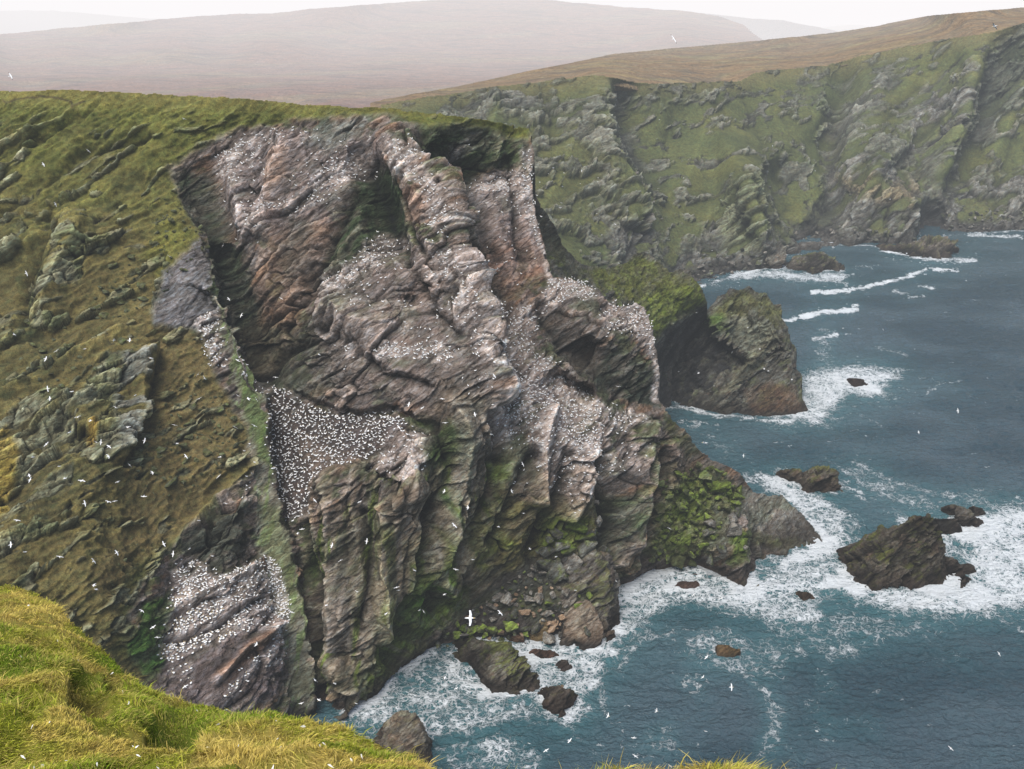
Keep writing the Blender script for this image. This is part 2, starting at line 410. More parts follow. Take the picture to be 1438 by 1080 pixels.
# ================================================================== THE HEADLAND
hs = Sheet(-110, 1166, 112, 1040, 1.2)
pts = [
 # top edge of the turf
 (-110,128,302),(0,127,300),(100,126,299),(220,131,297),(350,139,294),(440,147,292),(560,152,293),(640,163,299),(700,172,308),(742,180,315),
 # left slope
 (-60,250,282),(0,190,292),(60,230,285),(100,250,283),(160,215,287),(200,250,282),(150,160,294),(250,180,290),
 (0,330,268),(60,330,268),(0,400,255),(40,450,246),(95,330,265),(125,390,259),(100,455,247),(170,420,257),(200,400,262),(235,340,271),(250,290,277),
 (240,430,257),(275,440,256),(215,470,250),(-60,550,226),(0,550,225),(60,520,231),(100,550,228),(150,500,240),(210,520,240),(200,560,233),(120,620,215),
 (160,640,214),(250,540,244),(300,580,243),(340,640,234),(250,640,230),(200,620,228),(0,700,199),(60,690,203),(100,720,200),(200,700,215),(280,690,226),
 (350,680,233),(0,800,181),(60,830,180),(120,800,187),(200,780,204),(230,820,202),(160,880,184),(200,910,186),(-80,820,178),
 # wall under the lip (dark slabs above the lower colony)
 (300,710,224),(345,700,226),(250,760,212),(350,780,221),(330,760,216),(270,790,211),
 # lower colony slabs
 (250,800,209),(300,815,209),(360,810,217),(240,880,199),(300,870,204),(350,880,206),(385,860,216),(230,950,190),(300,940,194),(380,920,207),(300,990,188),(350,960,196),(400,960,208),(220,990,182),
 # gully between slope and face
 (262,235,285),(300,300,284),(320,360,279),(330,400,274),(350,450,270),(365,500,265),(300,240,290),
 # great central face
 (300,200,291),(330,185,293),(380,178,292),(420,170,290),(480,165,290),(520,170,292),(350,250,286),(400,240,283),(450,220,283),(500,215,286),(470,260,279),
 (430,290,277),(380,305,280),(370,320,276),(420,320,274),(350,350,276),(400,370,270),(450,330,272),(500,290,275),(530,250,280),(510,330,272),(450,400,263),
 (400,430,266),(380,470,264),(420,500,258),(470,450,256),(460,540,251),(500,400,260),(520,380,266),(545,350,270),(540,300,276),(575,420,262),(560,400,257),
 (520,470,249),(560,478,250),(600,450,252),(640,490,250),(560,520,243),(620,530,242),(500,550,247),(600,570,243),(480,500,250),(660,560,242),(640,600,238),
 # ledge of the great colony
 (380,545,254),(430,575,249),(480,588,246),(540,590,243),(575,605,240),(600,600,238),(398,600,246),(450,630,241),(520,640,236),(400,690,237),(440,672,234),
 (415,735,229),(430,735,228),(560,650,233),(590,650,233),
 # columns below the ledge
 (470,665,228),(500,655,230),(540,660,229),(450,760,224),(500,760,223),(540,700,226),(580,690,229),(560,730,222),(600,740,227),(470,860,217),(520,850,218),(570,850,221),
 (480,950,210),(520,930,215),(555,915,222),(485,1010,'w'),(490,1030,'u'),(520,985,'w'),(540,962,'w'),(560,940,'w'),(600,912,'w'),(635,905,'w'),
 (545,990,'u'),(610,930,'u'),(440,1010,214),(640,925,'u'),
 # face right of the columns
 (640,680,235),(620,760,232),(640,820,233),(600,860,230),(680,640,239),(700,700,242),(680,760,243),(670,820,243),(650,860,240),
 # right colony slope
 (700,440,284),(720,425,287),(760,425,289),(740,470,281),(800,450,289),(720,540,266),(780,520,272),(840,560,272),(900,590,279),(740,600,257),(800,620,258),
 (860,620,266),(700,620,251),(760,680,253),(820,680,257),(870,660,265),(900,620,277),(740,560,262),
 (700,660,244),(715,690,243),(745,600,255),(840,720,262),(800,740,258),(760,740,255),(740,760,256),
 # the small knob at the right
 (775,398,297),(800,393,297),(830,405,296),(870,430,297),(905,425,296),(918,450,295),(925,490,294),(925,560,289),(935,575,287),(880,480,288),(850,450,291),
 (880,520,284),(840,500,284),(800,470,287),(790,430,291),(820,430,291),(900,540,286),(910,560,289),(860,560,286),(840,470,282),(870,570,283),(820,500,286),
 # spur running down right
 (940,590,288),(960,610,289),(925,640,284),(900,680,277),(890,740,272),(870,740,266),(850,700,262),(845,760,262),(880,800,262),(900,780,271),(925,700,280),(920,760,275),
 (850,810,256),(865,840,'w'),(885,815,'w'),(900,800,'w'),(855,880,'w'),(845,895,'w'),(930,797,'w'),(960,795,'w'),(985,790,'w'),(1000,800,'w'),(1030,822,'w'),(1050,830,'w'),
 (1058,790,'w'),(1060,775,'w'),(1090,780,'w'),(1110,783,'w'),(1140,770,'w'),(1155,765,'w'),
 (870,870,'u'),(905,820,'u'),(950,815,'u'),(1010,830,'u'),(1050,850,'u'),(1075,800,'u'),(1110,805,'u'),(1166,790,'u'),(860,910,'u'),
 # green boulder spur
 (985,640,297),(1010,655,300),(1040,668,302),(960,660,292),(1000,690,295),(950,720,284),(990,730,288),(940,770,278),(980,760,279),(1010,760,276),(1025,710,291),(1050,700,302),
 (1000,780,272),(1030,770,271),(1050,790,270),(1040,740,280),(1048,762,279),
 # grey slabs at its foot
 (1045,690,309),(1070,700,307),(1100,700,310),(1130,728,308),(1150,755,303),(1070,740,300),(1100,745,299),(1120,750,300),(1085,765,293),(1120,770,296),
 # cove beach
 (640,890,2.5),(700,890,2.5),(760,890,2.5),(830,890,3),(655,862,5),(720,850,8),(780,850,8),(700,820,13),(760,810,13),(740,790,17),(800,800,14),(830,780,17),(830,840,9),
 (700,905,'u'),(780,910,'u'),(650,840,9),
]
prow = [(552,200,283),(585,222,277),(612,250,272),(632,290,267),(641,330,263),(645,360,261),(655,400,258),(672,430,254),(685,470,250),(690,500,247),(697,530,245),(703,552,244),(690,585,241),(672,612,239)]
prow_in = [(550,210,281),(575,245,276),(585,290,270),(600,350,264),(610,400,257),(630,440,252),(645,480,248),(655,520,243)]
crest_r = [(742,180,315),(752,215,312),(748,250,309),(752,300,307),(765,350,305),(775,392,301)]
rbut = [(700,200,311),(690,250,307),(700,290,303),(720,340,298),(712,380,293),(700,410,289),(730,300,305),(740,380,300)]
brk = [
 # fin of rock: near edge against the cove behind it
 [(292,325,267,274,1),(318,428,256,268,1),(346,490,250,264,1),(374,558,243,255,1),(386,640,236,245,1),(392,700,231,239,1),(412,770,226,233,1),(432,850,220,225,1),(439,930,213,218,1),(446,1005,207,212,1)],
 # prow against the deep gully
 [(606,222,279,292,1),(632,252,273,301,1),(648,290,267,302,1),(652,340,262,296,1),(664,395,258,288,1),(686,430,254,282,1),(695,480,249,275,1),(703,520,246,266,1),(708,555,243,258,1),(694,600,240,249,1)],
 # underside of the prow mass against the ledge
 [(380,528,259,258,'d'),(440,560,249,253,'d'),(500,578,246,250,'d'),(560,572,243,247,'d'),(600,592,240,243,'d')],
 # small overhangs
 [(785,520,284,275,'u'),(830,545,284,273,'u')],
 # the toe rock under the ledge
 [(530,672,232,225,'d'),(560,690,231,222,'d'),(590,688,231,227,'d')],
]
fin = [(286,332,269),(300,440,258),(330,540,248),(350,640,238),(362,740,229),(380,840,221),(400,940,213),(415,1020,206)]
lip = [(340,650,233),(300,705,227),(250,755,214),(235,800,207),(222,870,197),(210,930,190)]
lines = [prow, prow_in, crest_r, fin, lip,
 [(40,440,248),(70,350,262),(100,322,267),(122,335,267),(115,400,257),(85,450,247),(55,462,245)],
 [(700,440,284),(690,480,276),(712,520,268)], [(820,400,297),(838,420,293),(842,470,281)],
 [(640,250,294),(655,300,292),(668,350,288),(682,400,283)]]
# second fin wall just left of the slope lip
for (x, y, Y) in rbut: pts.append((x, y, Y))
pts = [(x, y, (H - Y) / tanphi(y) if (not isinstance(Y, str) and Y < 60) else Y) for (x, y, Y) in pts]
def jag(B, jit=4.5, st=11):
    r = np.random.RandomState(len(B) * 7); out = [B[0]]
    for p, q in zip(B[:-1], B[1:]):
        n = max(1, int(math.hypot(q[0] - p[0], q[1] - p[1]) / st))
        for i in range(1, n + 1):
            f = i / n; j = 0 if i == n and q is B[-1] else r.uniform(-jit, jit)
            out.append((p[0] + (q[0] - p[0]) * f + j, p[1] + (q[1] - p[1]) * f, p[2] + (q[2] - p[2]) * f + r.uniform(-1, 1), p[3] + (q[3] - p[3]) * f, p[4]))
    return out
brk[0] = jag(brk[0], 5); brk[1] = jag(brk[1], 2.5); 
hs.depth(pts, lines, brk, r_soft=9, r_hard=1)
X, Y_ = hs.PX, hs.PY
head_poly = [(-140,128),(0,127),(100,126),(220,130),(350,138),(440,147),(560,151),(640,162),(700,171),(744,180),(751,215),(747,250),(752,300),(766,350),(776,388),(800,391),(828,402),(868,430),(893,424),(908,434),(918,462),(924,500),(926,560),(945,590),(962,602),(985,636),(1012,650),(1040,664),(1058,690),(1098,696),(1128,722),(1153,752),(1166,800),(1120,830),(1060,870),(1000,850),(900,840),(880,930),(700,930),(620,940),(540,1010),(500,1060),(-140,1060)]
hmask = edge_mask(hs, head_poly, 3.0, 16) & (sdist(head_poly, X, Y_) + 5.5 * np.floor(2.5 * fbm(X / 26, Y_ / 13, 0 * X, 2, 77)) / 2.5 * (X > 560) * (1 + .7 * (Y_ < 400)) < 0)
pa = Paint(hs)
z0 = 0 * X
# ---- zones
turf_zone = np.maximum.reduce([
 pa.w([(-200,100),(560,100),(760,150),(745,195),(700,190),(660,180),(600,180),(560,170),(480,162),(390,168),(300,195),(232,235),(270,300),(282,335),(230,380),(215,450),(285,470),(300,530),(345,590),(350,660),(290,720),(240,765),(200,830),(170,900),(210,960),(-200,960)], 7),
])
P0 = hs.P; N0 = hs.normals(r=4)
a_, b_, s_ = [hs_.reshape(X.shape) for hs_ in bed(P0.reshape(-1, 3))]
wrp = fbm(P0[..., 0] / 28, P0[..., 1] / 28, P0[..., 2] / 28, 3, 5)
sw = s_ + 3.0 * wrp
# outcrops on the turf slope: bedding steps breaking through
outc = ridged(a_ / 30, b_ / 22, sw / 7.5, 3, 21)
outp = np.maximum.reduce([
 pa.w([(38,455),(60,360),(100,320),(122,340),(118,400),(98,450),(60,466)], 5),
 pa.w([(215,450),(215,395),(255,360),(285,332),(300,400),(300,460),(260,470)], 4),
 pa.w([(10,280),(60,255),(140,215),(200,190),(195,215),(120,270),(60,330),(30,300)], 7) * .75,
 pa.w([(-100,330),(0,300),(30,285),(50,330),(0,420),(-100,440)], 8) * .7,
 pa.w([(120,170),(150,150),(140,195),(110,200)], 5) * .7,
 pa.w([(0,590),(60,540),(150,490),(215,500),(210,540),(190,600),(160,650),(130,660),(100,640),(60,690),(0,740),(-100,760),(-100,640)], 9) * .95,
 pa.w([(0,700),(50,660),(110,650),(100,720),(60,790),(40,830),(-60,840),(-60,720)], 8) * .8,
 pa.w([(0,160),(60,185),(40,230),(0,260),(-60,260),(-60,170)], 8) * .6,
 pa.w([(240,760),(300,710),(350,690),(352,780),(300,800),(255,790)], 5),
 pa.w([(150,870),(240,760),(250,790),(205,880),(190,930)], 6) * .7,
 pa.w([(-60,450),(0,440),(30,450),(0,500),(-60,520)], 8) * .8,
])
# ---- displacement
def rock_disp(P, rockw, A=1.0, k=1.0, seed=0):
    """rugged bedding ledges + blocks, metres"""
    sh = P.shape[:-1]
    a, b, s = [q.reshape(sh) * f4(k) for q in bed(P.reshape(-1, 3))]
    x, y, z = [P[..., i].astype(f4) * f4(k) for i in range(3)]
    w1 = fbm(x / 34, y / 34, z / 34, 2, 5 + seed); w2 = fbm(x / 6, y / 6, z / 6, 2, 9 + seed)
    s2 = s + 2.4 * w1 + .2 * w2
    am = .35 + 1.0 * sstep(-.35, .35, fbm(x / 40, y / 40, z / 40, 2, 36 + seed))
    am2 = .3 + 1.1 * sstep(-.3, .35, fbm(x / 15 + 5, y / 15, z / 15, 2, 38 + seed))
    d = 2.2 * fbm(x / 34, y / 34, z / 34, 3, 31 + seed)
    v, h, g = cells(a / 24 + .2 * w2, b / 15, s2 / 8.0, 1 + seed); d = d + 2.6 * am * v
    v2, h2, g2 = cells(a / 9 + .15 * w2, b / 5.5, s2 / 2.4, 4 + seed); d = d + 1.1 * am * v2
    v3, h3, g3 = cells(a / 3.2, b / 2.2, s2 / .95, 8 + seed); d = d + .42 * am2 * v3
    L = s2 / 4.6 + .3 * w2; fr = L - np.floor(L); d = d + 1.2 * am2 * (sstep(0, .12, fr) * (1 - fr) - .4) * sstep(-.1, .3, fbm(a / 24, b / 24, s2 / 12, 2, 44 + seed))
    d = d + .22 * am2 * (ridged(a / 9, b / 6, s2 / 1.3, 2, 41 + seed) - .45)
    d = d - am * (.5 * sstep(.07, 0, g) + .3 * sstep(.08, 0, g2))
    d = d + .14 * fbm(x / 1.4, y / 1.4, z / 1.4, 3, 51 + seed)
    return d / k * A, (h, h2, h3, g, g2, w1, w2, s2 / k)
rd, (h1, h2, h3, g1, g2, w1, w2, s2) = rock_disp(P0, None)
rockw = np.clip(1 - turf_zone, 0, 1)
rockw = np.maximum(rockw, turf_zone * sstep(.40, .60, outp * (.18 + .80 * outc + .40 * (h2 - .4))))
rockw = np.maximum(rockw, turf_zone * sstep(.74, .82, outc + .2 * (h2 - .5)) * .8 * sstep(140, 200, Y_))
x_, y_, z_ = [P0[..., i].astype(f4) for i in range(3)]
td = 1.0 * fbm(x_ / 8, y_ / 8, z_ / 8, 3, 60) + 1.8 * fbm(x_ / 18, y_ / 18, z_ / 18, 4, 61) + .30 * ridged(x_ / 3.2, y_ / 3.2, z_ / 1.4, 3, 65) + .22 * fbm(x_ / 1.1, y_ / 1.1, z_ / 1.1, 3, 66) \
   + 1.1 * (ridged(a_ / 16, b_ / 10, sw / 3.4, 2, 68) - .5)
pj = Paint(hs, 15, 17, 29)
smooth_rock = np.maximum.reduce([pj.w([(286,332),(300,440),(330,540),(350,640),(362,740),(380,840),(400,940),(420,1030),(450,1030),(437,930),(430,850),(410,770),(388,700),(383,640),(372,560),(345,490),(318,430)], 3), 0 * X])
amp_rock = np.where(smooth_rock > 0, 1 - .68 * smooth_rock, 1.0)
colz = [ # (polygon, spacing px, ground: 'peat' or 'guano')
 ([(377,538),(420,560),(480,580),(548,584),(577,603),(560,622),(520,640),(470,652),(442,672),(432,722),(402,737),(388,690),(380,620)], 4.4, 'peat'),
 ([(560,622),(600,600),(597,640),(580,690),(548,668),(520,648)], 8, 'guano'),
 ([(705,425),(758,428),(742,480),(792,520),(832,562),(905,592),(862,612),(835,640),(800,668),(770,645),(742,600),(700,625),(686,585),(712,520),(705,460)], 5.2, 'guano'),
 ([(742,600),(800,668),(830,640),(850,660),(800,700),(760,690)], 8, 'guano'),
 ([(776,394),(800,392),(830,403),(842,420),(822,420),(795,425),(770,440),(745,445),(755,425)], 4.6, 'guano'),
 ([(850,428),(870,431),(893,425),(908,436),(920,470),(922,505),(908,488),(880,470),(855,470),(840,450)], 4.8, 'guano'),
 ([(552,215),(580,222),(605,245),(625,275),(637,310),(640,338),(628,345),(612,318),(600,270),(565,245),(548,252)], 4.6, 'guano'),
 ([(548,205),(565,200),(590,215),(600,230),(575,232),(552,222)], 6, 'guano'),
 ([(525,195),(512,232),(480,262),(440,287),(400,300),(365,306),(360,292),(420,280),(450,240),(490,212)], 5.4, 'guano'),
 ([(530,320),(562,330),(545,352),(510,382),(470,408),(448,398),(500,362)], 5.6, 'guano'),
 ([(445,380),(470,400),(480,425),(450,440),(440,410)], 9, 'guano'),
 ([(472,482),(520,492),(560,480),(625,483),(645,495),(600,508),(540,502),(490,504)], 5.4, 'guano'),
 ([(600,345),(650,352),(665,372),(688,402),(690,440),(680,440),(650,410),(620,395),(590,400),(610,370)], 6.5, 'guano'),
 ([(640,400),(665,420),(690,480),(695,520),(670,500),(645,450),(630,430)], 6.5, 'guano'),
 ([(672,262),(700,240),(735,240),(747,262),(755,300),(764,345),(755,350),(738,300),(700,272)], 5.6, 'guano'),
 ([(735,215),(750,215),(749,250),(738,245)], 6, 'guano'),
 ([(640,205),(672,188),(665,200),(650,218),(650,240)], 8, 'guano'),
 ([(300,215),(340,190),(385,178),(392,200),(350,230),(340,262),(310,252)], 8, 'guano'),
 ([(330,292),(365,300),(375,335),(345,345),(330,325)], 8, 'guano'),
 ([(280,438),(300,446),(322,500),(318,522),(292,512),(283,472)], 4.2, 'guano'),
 ([(340,488),(360,505),(376,548),(372,552),(348,512)], 5, 'guano'),
 ([(346,620),(352,690),(345,700),(338,660)], 6, 'guano'),
 ([(250,783),(280,790),(300,805),(362,785),(372,812),(402,860),(407,884),(380,902),(350,882),(320,890),(290,912),(238,932),(222,922),(235,850)], 4.8, 'guano'),
 ([(372,785),(392,800),(407,860),(400,872),(380,830)], 3.6, 'guano'),
 ([(395,884),(405,892),(400,912),(342,962),(322,992),(312,980),(352,930)], 5, 'guano'),
 ([(235,935),(270,930),(268,965),(240,960)], 9, 'guano'),
 ([(830,640),(900,620),(880,660),(850,680)], 9, 'guano'),
 ([(705,400),(720,430),(705,445),(690,425)], 8, 'guano'),
 ([(295,212),(345,185),(395,178),(485,200),(450,270),(380,300),(345,345),(318,300)], 9.5, 'bare'),
 ([(440,395),(560,350),(650,380),(692,470),(700,540),(660,560),(600,500),(480,520),(450,470)], 10.5, 'bare'),
 ([(700,540),(860,600),(880,680),(800,730),(730,690),(690,620)], 9.5, 'bare'),
 ([(660,255),(740,240),(765,360),(720,400),(690,330)], 10, 'bare'),
]
colw = np.zeros(X.shape, f4); peatw = np.zeros(X.shape, f4)
for poly, sp, kind in colz:
    w = pa.w(poly, 7)
    if kind == 'peat': peatw = np.maximum(peatw, w)
    elif kind == 'guano': colw = np.maximum(colw, w * min(1, 5.5 / sp))
    else: colw = np.maximum(colw, w * .16)
ledge_flat = peatw
# anisotropic, vertically fluted rock for the sheer columns
flute_zone = np.maximum.reduce([pa.w([(430,670),(520,650),(600,660),(660,640),(700,560),(720,640),(690,740),(640,880),(560,940),(490,1010),(440,960),(420,760)], 14), smooth_rock])
hx = (x_ * .83 - y_ * .35)
fl = ridged(hx / 5.5 + .5 * w1, y_ / 26, z_ / 26, 3, 71) - .45
beach_z = pa.w([(630,900),(650,850),(700,810),(740,785),(830,770),(850,900),(760,915),(640,915)], 8)
disp = rd * amp_rock * (1 - .8 * ledge_flat) * (1 - .8 * beach_z) + fl * flute_zone * 1.9 * amp_rock
disp = disp * np.clip(rockw, 0, 1) + td * (1 - rockw) + 1.0 * rockw * turf_zone
edge_top = sstep(8, 30, -sdist(head_poly, X, Y_))
disp = disp * (.35 + .65 * edge_top)
STR = [([(262,240),(300,310),(322,380),(350,450),(372,520)],-4.5,48),([(512,232),(532,280),(545,335)],-9,32),([(655,235),(680,330),(705,410)],-7,28),([(600,200),(640,215),(690,240)],-5,26),
 ([(770,440),(800,480),(850,530)],-6,28),([(610,600),(640,660),(600,760),(580,860),(545,920)],-5,26),([(700,640),(690,700),(640,780),(610,860)],-5,22),([(745,640),(720,700),(690,760)],-4,15),
 ([(848,650),(850,700),(862,780),(872,830)],-7,22),([(430,740),(440,820),(445,900),(455,980)],-5,12),([(510,720),(520,800),(510,880)],-4,14),([(500,270),(470,330),(430,400)],-5,20),
 ([(350,470),(400,440),(450,405)],-3,10),([(370,520),(430,480),(480,450)],-3,10),([(552,205),(580,245),(600,300),(610,350)],5.5,32),([(612,240),(636,300),(644,350),(662,400)],4,20),([(735,195),(744,300),(764,380)],4,15),([(712,225),(724,300),(735,360)],-3,12),([(680,290),(708,360)],-2.5,10),([(700,190),(690,240)],3,12),([(560,260),(590,330),(600,360)],-3,8),
 ([(640,380),(670,440),(690,500),(702,550)],6,24),([(470,430),(520,460),(565,450)],6,32),([(640,560),(660,620),(640,700),(625,760),(630,830)],5,20),([(560,610),(588,635),(582,680)],6,24),
 ([(470,680),(465,760),(475,860),(470,940)],5,18),([(545,700),(540,800),(545,900)],5,18),([(590,740),(580,830)],3,12),([(770,580),(760,640),(752,700)],5,16),([(835,640),(800,720)],5,20),
 ([(905,600),(890,680),(882,760)],6,22),([(400,190),(385,260),(372,320)],4,20),([(330,230),(345,320)],4,22),([(560,330),(572,370)],-5,14),([(588,385),(600,430),(640,470)],-4,14),([(500,500),(540,530),(600,545)],-3,14),
 ([(715,430),(712,480),(735,520)],-4,16),([(690,580),(712,640)],-4,14),([(800,640),(790,690),(740,780)],-4,16),([(930,640),(918,700),(905,780)],-4,14),
 ([(240,900),(300,880),(370,840)],-3,11),([(300,955),(345,912),(388,868)],4,10),([(235,860),(290,830),(350,800)],2.5,12),
 ([(60,440),(80,370),(108,325)],7,28),([(33,450),(48,380),(72,318)],-5,16),([(-40,330),(60,255),(150,205),(205,188)],-5,14),([(0,380),(120,290),(215,215)],4,26),([(0,560),(100,500),(170,470)],4,12),
 ([(60,600),(130,545),(215,500)],4,11),([(0,700),(60,640),(120,600)],-4,14),([(210,500),(195,560),(165,640)],5,15),([(226,510),(216,580),(182,650)],-4,11),([(350,650),(300,705),(250,755)],3.5,12),
 ([(345,722),(300,752),(262,792)],-4,16),([(0,220),(60,190),(110,160)],-3,12),([(0,480),(60,470),(130,440)],-3,12),([(110,170),(135,150),(150,140)],-2,8),([(0,770),(50,700),(110,650)],3,14)]
S_ = strokes(Paint(hs, 7, 60, 41), STR)
disp = disp * (.9 - .22 * (1 - turf_zone)); disp = disp + .45 * (disp - blur(disp, 3)) * (.35 + .65 * rockw)
S_ = S_ * (1 - .35 * turf_zone)
disp = disp + .85 * S_ * edge_top
N = N0
P1 = P0 + N * disp[..., None]
hs.P = P1
# ---- colour
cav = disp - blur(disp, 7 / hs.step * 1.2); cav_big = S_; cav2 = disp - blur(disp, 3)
N1 = hs.normals(P1, r=1); hs.N = hs.normals(P1, r=3)
up = N1[..., 2]
C = np.zeros(X.shape + (3,), f4) + np.array(ROCK, f4)
n_a = fbm(a_ / 22, b_ / 22, s2 / 5, 4, 81); n_b = fbm(a_ / 14, b_ / 14, s2 / 2.6, 4, 84); n_c = fbm(x_ / 9, y_ / 9, z_ / 9, 4, 87); n_d = fbm(x_ / 2.2, y_ / 2.2, z_ / 2.2, 3, 91)
lay(C, sstep(.0, .45, n_a) * .6, ROCKP)
lay(C, sstep(.12, .42, n_b) * .75, ORANGE)
lay(C, sstep(.1, .5, -n_a) * .55, (.085, .08, .078))
C *= (1 + .5 * (h1[..., None] - .5) + .55 * (h2[..., None] - .5) + .3 * (h3[..., None] - .5))
# moss and algae on the rock where it is gently inclined; clefts darkened with painted shade
moss_n = sstep(.02, .4, n_c + .35 * n_d + .5 * (up - .35))
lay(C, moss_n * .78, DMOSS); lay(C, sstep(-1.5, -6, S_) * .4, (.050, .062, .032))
lay(C, sstep(.1, .6, fbm(x_ / 12, y_ / 12, z_ / 12, 4, 95)) * sstep(.45, .75, up) * .6, GRASSD)
P_ = pa.w
for poly, col, k, soft in [
 ([(232,235),(290,330),(300,400),(345,490),(375,545),(430,555),(400,500),(365,440),(345,380),(320,320),(300,240)], (.042,.056,.034), .62, 12),  # left gully: recess shade laid into the rock colour
 ([(300,210),(420,180),(560,200),(520,250),(470,300),(440,400),(370,340),(330,320)], (.175,.145,.142), .5, 16),
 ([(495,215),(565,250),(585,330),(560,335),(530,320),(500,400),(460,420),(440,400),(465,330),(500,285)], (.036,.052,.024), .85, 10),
 ([(560,160),(640,165),(740,185),(745,235),(700,230),(660,260),(640,240),(600,200)], (.040,.056,.024), .78, 12),
 ([(632,235),(672,245),(712,405),(690,430),(668,400),(650,300)], (.022,.030,.018), 1.0, 9),  # deep gully beside the prow, its shade painted dark
 ([(450,170),(520,165),(505,195),(455,215),(430,200)], (.17,.185,.16), .5, 8),
 ([(370,370),(450,330),(420,480),(370,520),(350,470)], (.150,.095,.062), .55, 14),
 ([(370,330),(480,310),(450,350),(380,380)], (.18,.115,.075), .5, 10),
 ([(345,450),(420,460),(470,440),(520,520),(440,560),(380,530)], (.048,.052,.034), .6, 14),
 ([(400,300),(440,310),(440,380),(400,400)], (.075,.075,.062), .5, 12),
 ([(590,480),(690,520),(660,620),(610,600)], (.09,.085,.065), .5, 14),
 ([(380,210),(408,210),(400,250),(380,285),(375,250)], (.26,.17,.12), .6, 5),
 ([(575,270),(612,290),(600,320),(565,310)], (.24,.16,.12), .7, 7),
 ([(690,290),(755,300),(770,380),(720,420),(690,380)], (.19,.105,.075), .5, 14),
 ([(655,265),(740,260),(760,340),(700,330),(665,350)], (.21,.18,.175), .5, 12),
 ([(450,380),(600,340),(690,480),(690,560),(600,575),(500,560),(440,520)], (.190,.158,.145), .45, 16),
 ([(620,530),(700,560),(680,620),(640,640),(600,600)], (.15,.115,.08), .5, 12),
 ([(590,590),(660,600),(680,700),(640,740),(600,700)], (.045,.075,.020), .7, 12),
 ([(780,440),(850,450),(870,560),(820,545),(790,500)], (.055,.05,.045), .5, 12),
 ([(850,480),(925,520),(928,575),(880,570),(840,540)], (.032,.038,.028), .85, 8),
 ([(770,405),(842,420),(838,480),(790,500),(765,455)], (.12,.105,.095), .35, 10),
 ([(700,610),(740,600),(750,680),(720,690),(700,660)], (.040,.070,.022), .6, 10),
 ([(770,640),(830,650),(860,720),(780,740),(700,800),(690,720)], (.115,.082,.055), .6, 14),
 ([(610,760),(700,690),(850,700),(860,800),(740,800),(640,860)], (.095,.088,.028), .6, 18),
 ([(640,740),(690,720),(720,760),(680,800),(640,790)], (.10,.12,.020), .55, 10),
 ([(760,735),(800,715),(835,735),(800,770),(760,770)], (.105,.135,.022), .75, 9),
 ([(440,740),(600,700),(650,760),(600,920),(500,1000),(440,960)], (.130,.118,.068), .45, 16),
 ([(430,730),(445,740),(440,820),(420,780)], (.04,.065,.018), .9, 4),
 ([(520,720),(560,740),(550,900),(520,940),(500,860)], (.085,.105,.022), .6, 12),
 ([(560,760),(640,750),(650,860),(580,900)], (.078,.105,.022), .6, 14),
 ([(590,840),(640,800),(620,880),(560,910)], (.055,.105,.018), .7, 10),
 ([(450,800),(490,780),(500,900),(470,960)], (.115,.10,.088), .5, 12),
 ([(845,700),(900,690),(890,760),(860,800),(840,760)], (.045,.055,.028), .7, 10),
 ([(915,640),(985,645),(960,700),(915,780),(905,720)], (.085,.068,.045), .7, 10),
 ([(930,690),(1000,655),(1045,700),(1010,760),(960,790),(915,780)], (.095,.125,.022), .72, 12),
 ([(940,570),(990,640),(960,640),(930,600)], (.07,.085,.03), .6, 8),
 ([(1040,680),(1100,690),(1160,750),(1150,780),(1060,780)], (.185,.18,.155), .7, 8),
 ([(1050,745),(1110,755),(1140,760),(1110,775),(1060,765)], (.10,.12,.03), .7, 6),
 ([(1030,740),(1055,745),(1050,790),(1025,790)], (.085,.12,.02), .8, 6),
 ([(1000,700),(1040,720),(1020,770),(985,775)], (.09,.09,.082), .6, 8),
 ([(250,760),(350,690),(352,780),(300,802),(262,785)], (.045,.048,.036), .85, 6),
 ([(222,925),(240,830),(300,800),(400,860),(405,960),(330,1010),(220,1000)], (.125,.10,.095), .75, 8),
 ([(165,920),(205,850),(240,830),(222,940),(190,950)], (.045,.090,.018), .85, 7),
 ([(300,950),(380,865),(392,880),(320,965)], (.20,.12,.075), .55, 4),
 ([(640,560),(700,560),(690,620),(650,740),(625,760),(640,660)], (.165,.155,.13), .5, 9),
 ([(700,640),(740,650),(700,760),(640,800),(660,700)], (.095,.09,.05), .5, 12),
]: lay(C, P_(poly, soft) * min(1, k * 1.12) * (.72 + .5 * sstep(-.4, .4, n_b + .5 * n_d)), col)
# vertical weeping streaks on the sheer columns
vs1 = fbm(hx / 3.2, y_ / 30, z_ / 24, 4, 131); vs2 = fbm(hx / 2.4 + 9, y_ / 30, z_ / 30, 4, 134); vs3 = fbm(hx / 1.7 + 3, y_ / 22, z_ / 16, 4, 137)
lay(C, flute_zone * sstep(.0, .35, vs2) * .65, (.200, .160, .120)); lay(C, flute_zone * sstep(.05, .35, vs1) * .95 * P_([(430,735),(720,600),(720,760),(640,880),(490,1010),(440,960)], 20), (.080, .108, .020)); lay(C, flute_zone * sstep(.1, .4, vs3) * .6, (.045, .045, .034)); lay(C, flute_zone * sstep(.15, .4, -vs3) * .5, (.20, .17, .145))
lay(C, P_([(640,900),(650,855),(700,810),(740,785),(830,770),(850,895),(760,905)], 8) * .85, (.040, .038, .034))  # beach ground painted dark as the shaded gaps between boulders
